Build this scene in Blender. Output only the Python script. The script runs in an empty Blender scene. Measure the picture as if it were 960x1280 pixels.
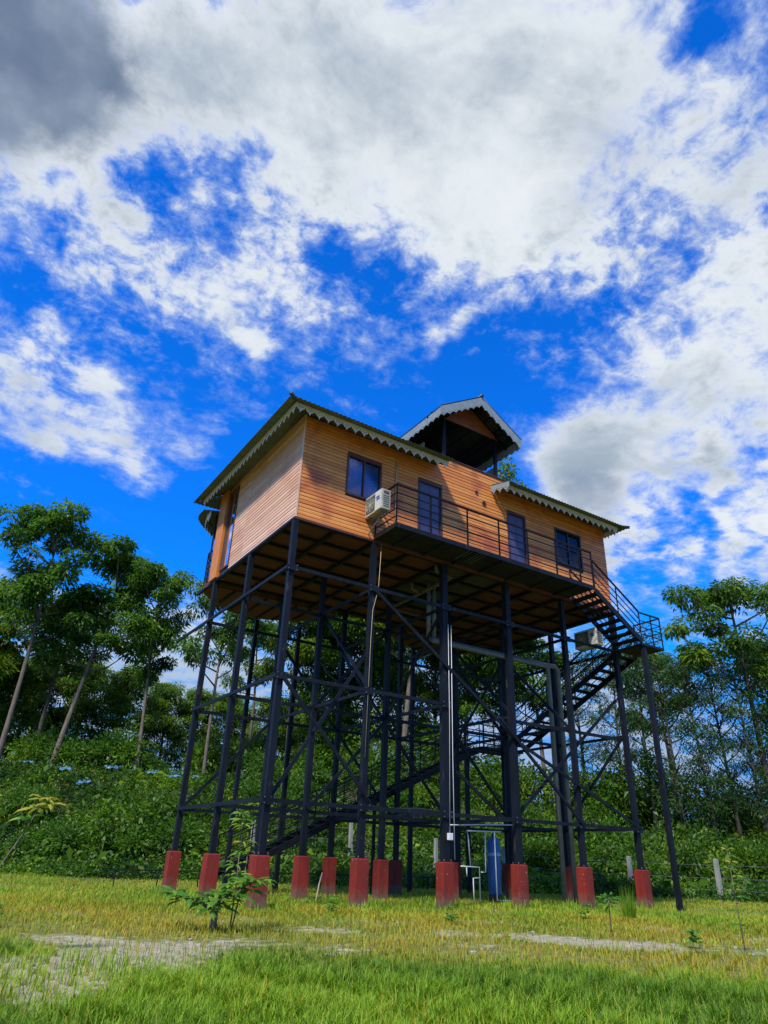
import bpy, math, random
import numpy as np
from mathutils import Matrix, Vector

S = bpy.context.scene
COL = S.collection
rad = math.radians

# ------------------------------------------------------------------ camera
EYE = Vector((-6.30, -14.03, 0.95))
YAW, PITCH, ROLL = rad(57.669), rad(26.93), -0.03843
cd = bpy.data.cameras.new("camera"); cam = bpy.data.objects.new("camera", cd); COL.objects.link(cam)
fw = Vector((math.cos(YAW) * math.cos(PITCH), math.sin(YAW) * math.cos(PITCH), math.sin(PITCH)))
rt = Vector((math.sin(YAW), -math.cos(YAW), 0)); up = rt.cross(fw)
R = rt * math.cos(ROLL) - up * math.sin(ROLL); U = rt * math.sin(ROLL) + up * math.cos(ROLL)
M = Matrix((R, U, -fw)).transposed().to_4x4(); M.translation = EYE
cam.matrix_world = M
cd.sensor_fit = 'VERTICAL'; cd.sensor_height = 24; cd.lens = 854.29 / 1280 * 24
cd.clip_start = 0.05; cd.clip_end = 5000
S.camera = cam

# ------------------------------------------------------------------ light
SUN = Vector((-0.80, -0.52, 1.15)).normalized()
S.view_settings.view_transform = 'Standard'; S.view_settings.look = 'None'
S.view_settings.exposure = 0.46; S.view_settings.gamma = 1.0
sl = bpy.data.lights.new("sun", 'SUN'); sl.energy = 3.7; sl.angle = rad(4.5); sl.color = (1.0, 0.95, 0.86)
so = bpy.data.objects.new("sun", sl); COL.objects.link(so)
so.rotation_euler = (-SUN).to_track_quat('-Z', 'Y').to_euler(); so.location = (0, 0, 40)

W = bpy.data.worlds.new("World"); S.world = W; W.use_nodes = True
W.cycles.sampling_method = 'MANUAL'; W.cycles.sample_map_resolution = 256
nt = W.node_tree; nt.nodes.clear()
class NT:
    """tiny node helper"""
    def __init__(s, tree): s.t = tree
    def n(s, typ, **kw):
        nd = s.t.nodes.new(typ)
        for k, v in kw.items():
            if k.startswith('i_'):
                nd.inputs[int(k[2:])].default_value = v
            else: setattr(nd, k, v)
        return nd
    def l(s, a, b): s.t.links.new(a, b)
    def math(s, op, a, b=None, clamp=False):
        nd = s.t.nodes.new('ShaderNodeMath'); nd.operation = op; nd.use_clamp = clamp
        for i, v in enumerate((a, b)):
            if v is None: continue
            if isinstance(v, (int, float)): nd.inputs[i].default_value = v
            else: s.l(v, nd.inputs[i])
        return nd.outputs[0]
    def smooth(s, v, a, b, c=0.0, d=1.0):
        nd = s.t.nodes.new('ShaderNodeMapRange'); nd.interpolation_type = 'SMOOTHSTEP'
        s.l(v, nd.inputs[0]); nd.inputs[1].default_value = a; nd.inputs[2].default_value = b
        nd.inputs[3].default_value = c; nd.inputs[4].default_value = d
        return nd.outputs[0]
    def mix(s, f, a, b):
        nd = s.t.nodes.new('ShaderNodeMix'); nd.data_type = 'RGBA'
        for sock, v in ((nd.inputs[0], f), (nd.inputs[6], a), (nd.inputs[7], b)):
            if isinstance(v, (int, float)): sock.default_value = v
            elif isinstance(v, tuple): sock.default_value = (*v, 1) if len(v) == 3 else v
            else: s.l(v, sock)
        return nd.outputs[2]
    def noise(s, vec, scale, detail=4, rough=.55, dist=0.0):
        nd = s.t.nodes.new('ShaderNodeTexNoise'); nd.inputs['Scale'].default_value = scale
        nd.inputs['Detail'].default_value = detail; nd.inputs['Roughness'].default_value = rough
        nd.inputs['Distortion'].default_value = dist
        if vec is not None: s.l(vec, nd.inputs['Vector'])
        return nd.outputs[0]

w = NT(nt)
tc = w.n('ShaderNodeTexCoord'); D = tc.outputs['Generated']
sky = w.n('ShaderNodeTexSky'); sky.sky_type = 'NISHITA'; sky.sun_disc = False
sky.sun_elevation = math.asin(SUN.z); sky.sun_rotation = math.atan2(SUN.x, SUN.y)
sky.altitude = 100; sky.air_density = 1.0; sky.dust_density = 0.3; sky.ozone_density = 3.0
vm = w.n('ShaderNodeVectorMath', operation='MULTIPLY'); w.l(sky.outputs[0], vm.inputs[0]); vm.inputs[1].default_value = (0.03, 0.80, 2.1)
vmn = w.n('ShaderNodeVectorMath', operation='MINIMUM'); w.l(vm.outputs[0], vmn.inputs[0]); vmn.inputs[1].default_value = (.5, 2.6, 8.0)
sep = w.n('ShaderNodeSeparateXYZ'); w.l(D, sep.inputs[0])
zc = w.math('ADD', w.math('MAXIMUM', sep.outputs[2], 0.0), 0.16)
cp = w.n('ShaderNodeCombineXYZ'); w.l(w.math('DIVIDE', sep.outputs[0], zc), cp.inputs[0]); w.l(w.math('DIVIDE', sep.outputs[1], zc), cp.inputs[1])
P = cp.outputs[0]
def blobsum(blobs, base, src=D):
    acc = base
    for c, r, a in blobs:
        d = w.n('ShaderNodeVectorMath', operation='DISTANCE'); w.l(src, d.inputs[0]); d.inputs[1].default_value = c
        acc = w.math('ADD', w.smooth(d.outputs['Value'], r, 0.0, 0.0, a), acc)
    return acc
# warp the direction a little so that the cloud banks get ragged outlines
wn = w.n('ShaderNodeTexNoise'); wn.inputs['Scale'].default_value = 9; wn.inputs['Detail'].default_value = 6; w.l(D, wn.inputs['Vector'])
sb = w.n('ShaderNodeVectorMath', operation='SUBTRACT'); w.l(wn.outputs['Color'], sb.inputs[0]); sb.inputs[1].default_value = (.5, .5, .5)
scl = w.n('ShaderNodeVectorMath', operation='SCALE'); w.l(sb.outputs[0], scl.inputs[0]); scl.inputs['Scale'].default_value = 0.10
ad = w.n('ShaderNodeVectorMath', operation='ADD'); w.l(D, ad.inputs[0]); w.l(scl.outputs[0], ad.inputs[1])
DW = ad.outputs[0]
BANKS = [((-.103, .592, .799), .175, .21), ((-.033, .562, .827), .15, .33), ((.042, .526, .849), .156, .08), ((.119, .485, .867), .16, .47), ((.197, .438, .877), .161, .34), ((.274, .387, .88), .161, .4), ((.348, .334, .876), .16, .27), ((.417, .279, .865), .156, .41), ((.481, .224, .848), .15, .28), ((.538, .171, .825), .175, -.06), ((-.083, .65, .755), .148, .42), ((-.009, .622, .783), .148, .04), ((.07, .586, .807), .157, .72), ((.151, .544, .825), .164, .06), ((.234, .496, .836), .168, .14), ((.315, .443, .84), .168, .07), ((.392, .386, .835), .164, .33), ((.464, .327, .823), .157, .12), ((.529, .268, .805), .148, .18), ((.586, .21, .782), .148, .3), ((-.061, .709, .702), .154, .31), ((.017, .682, .731), .159, -.09), ((.1, .648, .755), .163, -.61), ((.186, .606, .774), .171, .27), ((.273, .556, .785), .176, .49), ((.357, .5, .789), .176, .47), ((.438, .44, .784), .171, .04), ((.512, .377, .772), .163, .39), ((.577, .314, .754), .159, -.11), ((.634, .252, .731), .154, .26), ((-.037, .767, .64), .164, -.38), ((.045, .743, .668), .168, .32), ((.132, .709, .692), .175, .59), ((.313, .617, .723), .183, -.55), ((.401, .559, .726), .183, .09), ((.484, .495, .722), .178, .4), ((.559, .428, .71), .175, .18), ((.625, .361, .692), .168, .16), ((.682, .295, .67), .164, .16), ((-.011, .822, .569), .171, .29), ((.074, .8, .596), .172, -.41), ((.164, .768, .619), .182, -.34), ((.258, .727, .637), .187, .52), ((.352, .675, .648), .189, .12), ((.443, .615, .652), .189, -.06), ((.528, .549, .648), .187, -.44), ((.604, .479, .637), .182, -.31), ((.67, .408, .62), .172, .11), ((.726, .338, .599), .171, .2), ((.016, .872, .49), .174, .16), ((.104, .852, .514), .177, .3), ((.197, .822, .535), .186, .25), ((.293, .781, .552), .192, -.57), ((.39, .729, .562), .195, -.21), ((.483, .668, .566), .195, -.17), ((.569, .6, .563), .192, -.17), ((.645, .527, .553), .186, .29), ((.711, .453, .539), .177, .26), ((.765, .38, .52), .174, .13), ((.044, .914, .404), .175, -.63), ((.133, .896, .424), .182, -.1), ((.228, .867, .443), .188, -.3), ((.326, .827, .457), .193, -.15), ((.424, .776, .467), .196, -.22), ((.518, .714, .471), .196, -.19), ((.604, .645, .469), .193, -.41), ((.68, .57, .461), .188, .5), ((.744, .494, .449), .182, -.15), ((.798, .418, .434), .175, .3), ((.071, .947, .313), .175, .26), ((.161, .93, .33), .179, -.3), ((.257, .903, .345), .186, -.24), ((.355, .864, .357), .193, .06), ((.546, .752, .369), .195, -.03), ((.632, .682, .368), .193, .15), ((.707, .607, .364), .186, -.05), ((.77, .53, .355), .179, -.03), ((.822, .453, .344), .175, .28), ((.098, .97, .221), .172, -.08), ((.187, .954, .234), .174, .21), ((.282, .927, .245), .183, .45), ((.379, .889, .255), .19, -.1), ((.476, .84, .262), .192, .06), ((.567, .779, .265), .192, -.02), ((.651, .711, .266), .19, -.08), ((.725, .636, .263), .183, .16), ((.788, .559, .259), .174, -.08), ((.839, .483, .252), .172, -.28), ((.122, .984, .13), .221, .38), ((.21, .968, .139), .173, -.07), ((.303, .941, .147), .179, .13), ((.398, .904, .154), .185, .2), ((.492, .856, .159), .187, .24), ((.581, .797, .163), .187, .16), ((.663, .73, .165), .185, .31), ((.735, .657, .165), .179, .06), ((.796, .582, .163), .173, .29), ((.847, .507, .16), .221, .16), ((.026, .668, .744), .05, -.45), ((.081, .648, .757), .045, -.4), ((.089, .68, .728), .035, -.3), ((.145, .586, .798), .04, -.35), ((-.059, .773, .632), .05, -.3), ((.302, .605, .737), .05, -.35), ((.359, .591, .723), .05, -.3), ((.511, .181, .84), .05, -.65), ((.638, .33, .696), .05, -.4), ((.603, .238, .762), .035, -.3), ((.689, .368, .624), .05, -.25), ((.082, .875, .477), .055, .4), ((.134, .87, .474), .04, .3), ((.023, .88, .475), .04, .25), ((.074, .837, .542), .05, .35), ((.226, .818, .529), .04, .55), ((.179, .877, .446), .025, .45), ((-.028, .822, .569), .05, .3), ((.237, .747, .622), .04, .35), ((.451, .603, .657), .035, .45), ((.471, .565, .677), .03, .35), ((.545, .475, .691), .035, .35), ((.597, .503, .625), .025, .3), ((.744, .608, .279), .06, -.2), ((.778, .469, .418), .05, -.45)]
bias = w.math('SUBTRACT', blobsum(BANKS, 0.12, DW), .06)
rot = w.n('ShaderNodeMapping'); rot.inputs['Rotation'].default_value = (0, 0, rad(25)); rot.inputs['Scale'].default_value = (1.0, 1.9, 1.0); w.l(P, rot.inputs[0])
nA = w.noise(rot.outputs[0], 2.6, 12, .62, .35)
nB = w.noise(P, 10.0, 8, .68, .25)
msk = w.noise(P, 1.6, 3, .5)
nC = w.noise(P, 30.0, 5, .62, .4)
fb = w.math('ADD', w.math('MULTIPLY', w.math('SUBTRACT', nC, .5), w.smooth(sep.outputs[2], .48, .72, .35, 1.0)), w.math('MULTIPLY', w.math('SUBTRACT', nA, .5), 1.3))
fb = w.math('ADD', fb, w.math('MULTIPLY', w.math('SUBTRACT', nB, .5), w.smooth(msk, .3, .7, 1.1, 2.4)))
fb0 = fb
fb = w.math('MULTIPLY', fb, w.smooth(bias, .3, .95, 1.25, .5))
# cirrocumulus ripples low on the right
rip = w.n('ShaderNodeTexWave'); rip.inputs['Scale'].default_value = 3.2; rip.inputs['Distortion'].default_value = 7.0; rip.inputs['Detail'].default_value = 4; rip.inputs['Detail Scale'].default_value = 1.6
rm = w.n('ShaderNodeMapping'); rm.inputs['Rotation'].default_value = (0, 0, rad(60)); w.l(P, rm.inputs[0]); w.l(rm.outputs[0], rip.inputs['Vector'])
ripm = blobsum([((.82, .42, .42), .28, 1.0)], 0.0)
cum0 = blobsum([((.655, .555, .505), .095, 1.0), ((.69, .55, .47), .09, .9)], 0.0)
fb = w.math('MULTIPLY', fb, w.smooth(cum0, .2, .9, 1.0, .45))
bias = w.math('ADD', bias, w.math('MULTIPLY', cum0, .45))
dens = w.math('ADD', w.math('ADD', bias, fb), w.math('MULTIPLY', w.math('MULTIPLY', w.math('SUBTRACT', rip.outputs[1], .5), .35), ripm))
cov = w.smooth(dens, -0.30, 0.74)
sh = w.noise(P, 2.1, 7, .55, .5)
thick = w.smooth(w.math('ADD', dens, w.math('MULTIPLY', w.math('SUBTRACT', sh, .5), 3.4)), .35, 1.5)
puff = w.noise(P, 4.2, 8, .62, .6)
ccol = w.mix(thick, (.90, .96, 1.0), (.42, .51, .60))
ccol = w.mix(w.math('MULTIPLY', w.smooth(puff, .48, .68), .55), ccol, (1.0, 1.03, 1.05))
ccol = w.mix(w.math('MULTIPLY', w.smooth(puff, .46, .30), .45), ccol, (.46, .55, .66))
ccol = w.mix(w.smooth(dens, .0, .55), (.50, .66, .95), ccol)
ccol = w.mix(w.smooth(sep.outputs[2], .42, .12), ccol, (.42, .54, .74))
darkm = w.smooth(w.math('ADD', blobsum([((-.14, .60, .79), .17, 1.35), ((-.20, .70, .68), .14, 1.0), ((-.11, .66, .745), .10, .5), ((-.05, .585, .81), .10, .7)], 0.0, DW), w.math('MULTIPLY', fb0, .6)), .05, 1.15)
cumd = w.smooth(w.math('ADD', blobsum([((.69, .56, .455), .10, 1.1)], 0.0, DW), w.math('MULTIPLY', fb0, .5)), .25, 1.0)
ccol = w.mix(w.math('MULTIPLY', cumd, .6), ccol, (.22, .30, .44))
dk = w.noise(P, 3.5, 6, .6)
dcol = w.mix(w.smooth(dk, .35, .7), (.17, .23, .34), (.40, .48, .59))
ccol = w.mix(darkm, ccol, dcol)
covd = w.math('MAXIMUM', cov, darkm)
bg1 = w.n('ShaderNodeBackground'); w.l(vmn.outputs[0], bg1.inputs[0]); bg1.inputs[1].default_value = 0.105
bg2 = w.n('ShaderNodeBackground'); w.l(ccol, bg2.inputs[0]); bg2.inputs[1].default_value = 0.66
mx = w.n('ShaderNodeMixShader'); w.l(w.math('MULTIPLY', covd, .97), mx.inputs[0]); w.l(bg1.outputs[0], mx.inputs[1]); w.l(bg2.outputs[0], mx.inputs[2])
wo = w.n('ShaderNodeOutputWorld'); w.l(mx.outputs[0], wo.inputs[0])

S.cycles.max_bounces = 6; S.cycles.transparent_max_bounces = 8; S.cycles.diffuse_bounces = 3; S.cycles.glossy_bounces = 3

# ------------------------------------------------------------------ materials
def newmat(name):
    m = bpy.data.materials.new(name); m.use_nodes = True
    t = NT(m.node_tree); b = m.node_tree.nodes['Principled BSDF']
    return m, t, b
def objcoord(t, scale=(1, 1, 1)):
    c = t.n('ShaderNodeTexCoord'); mp = t.n('ShaderNodeMapping'); mp.inputs['Scale'].default_value = scale
    t.l(c.outputs['Object'], mp.inputs[0]); return mp.outputs[0]
def bump(t, b, h, strength=.3, dist=.01):
    bn = t.n('ShaderNodeBump'); bn.inputs['Strength'].default_value = strength; bn.inputs['Distance'].default_value = dist
    t.l(h, bn.inputs['Height']); t.l(bn.outputs[0], b.inputs['Normal'])
def paint(name, c1, c2, rough=.5, scale=3, metal=0.0, stretch=(1, 1, 1), bumpv=.15, edge=None):
    m, t, b = newmat(name)
    co = objcoord(t, stretch)
    n1 = t.noise(co, scale, 6, .65)
    col = t.mix(t.smooth(n1, .35, .68), c1, c2)
    if edge:
        n3 = t.noise(co, scale * 3.1, 8, .7); col = t.mix(t.smooth(n3, .58, .70), col, edge)
    t.l(col, b.inputs['Base Color'])
    b.inputs['Metallic'].default_value = metal
    n2 = t.noise(co, scale * 6, 4, .6)
    t.l(t.math('ADD', t.math('MULTIPLY', n2, .25), rough - .12), b.inputs['Roughness'])
    bump(t, b, n2, bumpv, .006)
    if name in ('dark painted steel', 'black railing paint', 'dark balcony slab'): b.inputs['Specular IOR Level'].default_value = .22
    return m
def wood(name, cols, axis, stain):
    """boards: every board its own tone, long grain, weather stains across boards"""
    m, t, b = newmat(name)
    oi = t.n('ShaderNodeObjectInfo')
    st = [28, 28, 28]; st[axis] = 1.6
    c = t.n('ShaderNodeTexCoord')
    off = t.n('ShaderNodeVectorMath', operation='ADD'); t.l(c.outputs['Object'], off.inputs[0])
    sc = t.n('ShaderNodeVectorMath', operation='SCALE'); sc.inputs[0].default_value = (17, 13, 11); t.l(oi.outputs['Random'], sc.inputs['Scale']); t.l(sc.outputs[0], off.inputs[1])
    mp = t.n('ShaderNodeMapping'); mp.inputs['Scale'].default_value = st; t.l(off.outputs[0], mp.inputs[0])
    g = t.noise(mp.outputs[0], 1.0, 8, .65, .8)
    col = t.mix(t.smooth(g, .3, .7), cols[0], cols[1])
    col = t.mix(t.math('MULTIPLY', oi.outputs['Random'], .85), col, cols[2])
    big = t.noise(c.outputs['Object'], .9, 6, .6, .3)
    col = t.mix(t.math('MULTIPLY', t.smooth(big, .46, .70), .75), col, stain)
    fine = t.noise(c.outputs['Object'], 14, 4, .7)
    col = t.mix(t.math('MULTIPLY', t.smooth(fine, .58, .72), .35), col, tuple(x * .4 for x in cols[0]))
    t.l(col, b.inputs['Base Color']); b.inputs['Roughness'].default_value = .5
    bump(t, b, g, .25, .004)
    return m
M_ = {}
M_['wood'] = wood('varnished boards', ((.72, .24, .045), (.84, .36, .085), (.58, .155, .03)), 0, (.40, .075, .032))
M_['woodleft'] = wood('boards toned sunlit', ((.76, .46, .32), (.84, .57, .43), (.60, .30, .17)), 1, (.58, .28, .17))  # same wood as the front; sunlit paleness of the left wall put into colour
M_['trim'] = paint('orange wooden post', (.62, .22, .035), (.50, .15, .025), .5, 2, 0, (6, 6, 1))
M_['steel'] = paint('dark painted steel', (.006, .007, .011), (.011, .014, .022), .5, 2.2, .1, (1, 1, .35), .2, (.06, .045, .035))
M_['rail'] = paint('black railing paint', (.006, .006, .008), (.012, .013, .016), .45, 5, .1)
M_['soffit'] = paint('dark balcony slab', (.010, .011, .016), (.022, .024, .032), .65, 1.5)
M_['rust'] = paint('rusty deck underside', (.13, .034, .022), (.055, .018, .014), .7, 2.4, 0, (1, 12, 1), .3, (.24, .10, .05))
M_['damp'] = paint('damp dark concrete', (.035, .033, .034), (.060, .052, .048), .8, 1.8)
M_['red'] = paint('red oxide paint', (.24, .013, .004), (.14, .010, .004), .72, 3.2, 0, (1.6, 1.6, .45), .5, (.10, .045, .032))
M_['roof'] = paint('dark green grey roof sheet', (.075, .085, .055), (.12, .125, .085), .45, 3, .2, (1, 1, 1), .1)
M_['roofdark'] = paint('charcoal roof sheet', (.022, .026, .030), (.045, .05, .055), .42, 3, .3)
M_['fascia'] = paint('off white lace board', (.72, .68, .72), (.56, .53, .58), .5, 5, 0, (1, 1, 1), .1, (.25, .24, .22))
M_['fascia2'] = paint('pale blue grey board', (.25, .285, .31), (.19, .22, .25), .5, 5, 0, (1, 1, 1), .1, (.24, .25, .26))
M_['gable'] = paint('red brown gable board', (.33, .085, .03), (.22, .05, .02), .55, 2, 0, (1, 1, 8))
M_['brownframe'] = paint('dark brown frame', (.10, .035, .02), (.06, .022, .016), .45, 5)
M_['blackframe'] = paint('black window frame', (.016, .014, .018), (.03, .026, .03), .35, 5)
M_['door'] = paint('indigo door leaf', (.055, .05, .13), (.085, .075, .18), .42, 4, 0, (12, 12, 1))
M_['white'] = paint('white plastic', (.62, .62, .58), (.50, .50, .45), .4, 4, 0, (1, 1, 1), .1, (.34, .30, .22))
M_['grille'] = paint('black fan opening', (.05, .05, .05), (.09, .09, .085), .5, 6)
M_['bluelogo'] = paint('blue badge', (.02, .05, .42), (.02, .04, .36), .4, 4)
M_['acside'] = paint('stained casing side', (.34, .30, .22), (.46, .43, .36), .5, 4, 0, (1, 1, 1), .1, (.2, .13, .07))
M_['pvc'] = paint('grey pvc', (.17, .185, .21), (.12, .135, .155), .4, 5)
M_['pvcw'] = paint('white pvc', (.72, .74, .76), (.62, .64, .66), .35, 5)
M_['pvcd'] = paint('dirty underfloor pipe', (.09, .075, .065), (.13, .11, .095), .5, 5)
M_['cream'] = paint('cream conduit', (.60, .47, .22), (.5, .38, .2), .45, 5)
M_['tank'] = paint('blue tank shell', (.012, .08, .28), (.018, .10, .34), .3, 3)
M_['tankband'] = paint('pale blue band', (.12, .25, .42), (.16, .3, .46), .4, 5)
M_['black'] = paint('black rubber', (.012, .012, .012), (.02, .02, .02), .5, 5)
M_['conc'] = paint('old concrete', (.30, .30, .27), (.20, .20, .18), .85, 4, 0, (1, 1, .4), .5, (.10, .11, .07))
M_['tarp'] = paint('blue tarp', (.04, .14, .30), (.12, .24, .36), .4, 3, 0, (1, 1, 1), .5)
M_['stick'] = paint('dry stick', (.42, .33, .24), (.32, .24, .17), .8, 6)
M_['stone'] = paint('pale stone', (.40, .38, .34), (.26, .25, .22), .85, 8, 0, (1, 1, 1), .6)
M_['wire'] = paint('galvanised wire', (.25, .26, .27), (.18, .18, .18), .4, 5, .6)
M_['pot'] = paint('clay pot', (.30, .10, .05), (.22, .08, .04), .8, 5)

def mud_splash(m):
    t = NT(m.node_tree); b = m.node_tree.nodes['Principled BSDF']; src = b.inputs['Base Color'].links[0].from_socket
    co = t.n('ShaderNodeTexCoord').outputs['Object']; sp = t.n('ShaderNodeSeparateXYZ'); t.l(co, sp.inputs[0])
    k = t.math('SUBTRACT', t.math('MULTIPLY', t.noise(co, 7, 8, .7), .75), sp.outputs[2])
    c = t.mix(t.smooth(k, -.02, .32, 0, .8), src, (.13, .095, .06))
    chip = t.noise(co, 16, 6, .6); c = t.mix(t.smooth(chip, .665, .69), c, (.30, .27, .24))
    t.l(c, b.inputs['Base Color'])
mud_splash(M_['red'])
def glass(name, tintc, refl=.5):
    m = bpy.data.materials.new(name); m.use_nodes = True; t = NT(m.node_tree); m.node_tree.nodes.clear()
    tr = t.n('ShaderNodeBsdfTransparent'); tr.inputs[0].default_value = (*tintc, 1)
    gl = t.n('ShaderNodeBsdfGlossy'); gl.inputs['Roughness'].default_value = .04; gl.inputs[0].default_value = (.9, .9, .95, 1)
    fr = t.n('ShaderNodeFresnel'); fr.inputs[0].default_value = 1.5
    f = t.math('ADD', t.math('MULTIPLY', fr.outputs[0], 1.2), refl, True)
    mxs = t.n('ShaderNodeMixShader'); t.l(f, mxs.inputs[0]); t.l(tr.outputs[0], mxs.inputs[1]); t.l(gl.outputs[0], mxs.inputs[2])
    o = t.n('ShaderNodeOutputMaterial'); t.l(mxs.outputs[0], o.inputs[0]); return m
M_['glass'] = glass('window glass', (.72, .70, .78), -.02)
M_['mirror'] = glass('reflective glass', (.15, .2, .3), .62)
M_['curtain'] = paint('violet curtain', (.20, .15, .30), (.42, .22, .36), .7, 3, 0, (14, 14, .5), .3)
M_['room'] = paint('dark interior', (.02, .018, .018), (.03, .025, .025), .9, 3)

def leafmat(name, dark, mid, light, trans=.35, rough=.5):
    m = bpy.data.materials.new(name); m.use_nodes = True; t = NT(m.node_tree); b = m.node_tree.nodes['Principled BSDF']
    at = t.n('ShaderNodeAttribute'); at.attribute_name = 'tint'
    c1 = t.mix(t.smooth(at.outputs['Fac'], 0.0, .55), dark, mid); c2 = t.mix(t.smooth(at.outputs['Fac'], .55, 1.0), c1, light)
    t.l(c2, b.inputs['Base Color']); b.inputs['Roughness'].default_value = rough
    tl = t.n('ShaderNodeBsdfTranslucent'); t.l(c2, tl.inputs[0])
    mxs = t.n('ShaderNodeMixShader'); mxs.inputs[0].default_value = trans
    o = m.node_tree.nodes['Material Output']
    t.l(b.outputs[0], mxs.inputs[1]); t.l(tl.outputs[0], mxs.inputs[2]); t.l(mxs.outputs[0], o.inputs[0])
    return m
M_['leafA'] = leafmat('broad leaf', (.022, .075, .010), (.085, .21, .012), (.25, .40, .020), .5)
M_['leafB'] = leafmat('light green leaf', (.035, .095, .008), (.12, .24, .012), (.30, .40, .018), .48)
M_['leafC'] = leafmat('dark fine leaf', (.018, .055, .014), (.045, .12, .022), (.13, .22, .03), .48)
M_['cover'] = leafmat('undergrowth leaf', (.020, .065, .008), (.075, .19, .010), (.26, .42, .015), .45)
M_['sap'] = leafmat('sapling leaf', (.03, .12, .012), (.09, .26, .02), (.30, .42, .03), .45)
M_['sapy'] = leafmat('yellowing leaf', (.10, .20, .02), (.28, .34, .03), (.50, .36, .03), .45)
M_['grass'] = leafmat('grass blade', (.065, .17, .006), (.23, .40, .008), (.50, .50, .02), .35, .6)
M_['grassdry'] = leafmat('dry grass blade', (.20, .23, .010), (.44, .37, .02), (.52, .27, .05), .35, .7)
M_['bark'] = paint('grey brown bark', (.17, .13, .10), (.09, .07, .055), .9, 3, 0, (3, 3, .6), .7, (.26, .24, .20))
M_['barkdark'] = paint('dark bark', (.05, .042, .036), (.09, .075, .06), .9, 3, 0, (3, 3, .6), .7)

# ------------------------------------------------------------------ mesh helpers
def tag(o, label=None, cat=None, group=None, kind=None):
    if label: o['label'] = label
    if cat: o['category'] = cat
    if group: o['group'] = group
    if kind: o['kind'] = kind
    return o
def empty(name, loc=(0, 0, 0), rz=0.0):
    o = bpy.data.objects.new(name, None); o.location = loc; o.rotation_euler = (0, 0, rz); o.empty_display_size = .3
    COL.objects.link(o); return o
def link(name, me, parent=None, mat=None):
    if mat is not None and not me.materials: me.materials.append(mat)
    o = bpy.data.objects.new(name, me); COL.objects.link(o)
    if parent is not None: o.parent = parent
    return o
class MB:
    def __init__(s): s.v = []; s.f = []
    def add(s, V, F):
        b = len(s.v); s.v += [tuple(p) for p in V]; s.f += [tuple(i + b for i in f) for f in F]; return s
    def box(s, x0, x1, y0, y1, z0, z1):
        V = [(x, y, z) for z in (z0, z1) for y in (y0, y1) for x in (x0, x1)]
        return s.add(V, [(0, 2, 3, 1), (4, 5, 7, 6), (0, 1, 5, 4), (2, 6, 7, 3), (0, 4, 6, 2), (1, 3, 7, 5)])
    def bar(s, p, q, w, h=None, upv=(0, 0, 1)):
        h = h or w; p = Vector(p); q = Vector(q); d = (q - p).normalized(); u = Vector(upv)
        if abs(d.dot(u)) > .98: u = Vector((1, 0, 0))
        r = d.cross(u).normalized(); u = r.cross(d)
        V = [c + r * a * w / 2 + u * b * h / 2 for c in (p, q) for a, b in ((-1, -1), (1, -1), (1, 1), (-1, 1))]
        return s.add(V, [(0, 3, 2, 1), (4, 5, 6, 7), (0, 1, 5, 4), (1, 2, 6, 5), (2, 3, 7, 6), (3, 0, 4, 7)])
    def tube(s, pts, r, n=8, caps=True):
        pts = [Vector(p) for p in pts]; rs = r if isinstance(r, (list, tuple)) else [r] * len(pts)
        rings = []
        u = None
        for i, p in enumerate(pts):
            d = (pts[min(i + 1, len(pts) - 1)] - pts[max(i - 1, 0)]).normalized()
            if u is None: u = d.orthogonal().normalized()
            else:
                u = (u - d * u.dot(d)); u = u.normalized() if u.length > 1e-5 else d.orthogonal().normalized()
            v = d.cross(u)
            rings.append([p + (u * math.cos(2 * math.pi * k / n) + v * math.sin(2 * math.pi * k / n)) * rs[i] for k in range(n)])
        V = [p for rg in rings for p in rg]; F = []
        for i in range(len(pts) - 1):
            for k in range(n):
                a = i * n + k; b = i * n + (k + 1) % n; F.append((a, b, b + n, a + n))
        if caps: F.append(tuple(range(n))[::-1]); F.append(tuple(range((len(pts) - 1) * n, len(pts) * n)))
        return s.add(V, F)
    def lathe(s, prof, n=24, c=(0, 0, 0)):
        V = [(c[0] + r * math.cos(2 * math.pi * k / n), c[1] + r * math.sin(2 * math.pi * k / n), c[2] + z) for r, z in prof for k in range(n)]; F = []
        for i in range(len(prof) - 1):
            for k in range(n):
                a = i * n + k; b = i * n + (k + 1) % n; F.append((a, b, b + n, a + n))
        F.append(tuple(range(n))[::-1]); F.append(tuple(range((len(prof) - 1) * n, len(prof) * n)))
        return s.add(V, F)
    def build(s, name, mat, parent=None, smooth=False, bevel=0):
        me = bpy.data.meshes.new(name); me.from_pydata(s.v, [], s.f); me.update()
        if smooth:
            me.polygons.foreach_set('use_smooth', [True] * len(me.polygons))
        o = link(name, me, parent, mat)
        if bevel:
            b = o.modifiers.new('edge', 'BEVEL'); b.width = bevel; b.segments = 2; b.limit_method = 'ANGLE'
        return o
def npmesh(name, V, F, mat, tint=None, smooth=False):
    """V (n,3) float, F (m,k) int"""
    V = np.ascontiguousarray(V, dtype=np.float32); F = np.ascontiguousarray(F, dtype=np.int32)
    me = bpy.data.meshes.new(name); m, k = F.shape
    me.vertices.add(len(V)); me.vertices.foreach_set('co', V.ravel())
    me.loops.add(m * k); me.loops.foreach_set('vertex_index', F.ravel())
    me.polygons.add(m); me.polygons.foreach_set('loop_start', np.arange(0, m * k, k, dtype=np.int32))
    try: me.polygons.foreach_set('loop_total', np.full(m, k, dtype=np.int32))
    except Exception: pass
    if tint is not None:
        a = me.attributes.new('tint', 'FLOAT', 'POINT'); a.data.foreach_set('value', np.ascontiguousarray(tint, dtype=np.float32))
    if smooth: me.polygons.foreach_set('use_smooth', np.ones(m, dtype=bool))
    me.update(calc_edges=True); me.materials.append(mat)
    return me
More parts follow.
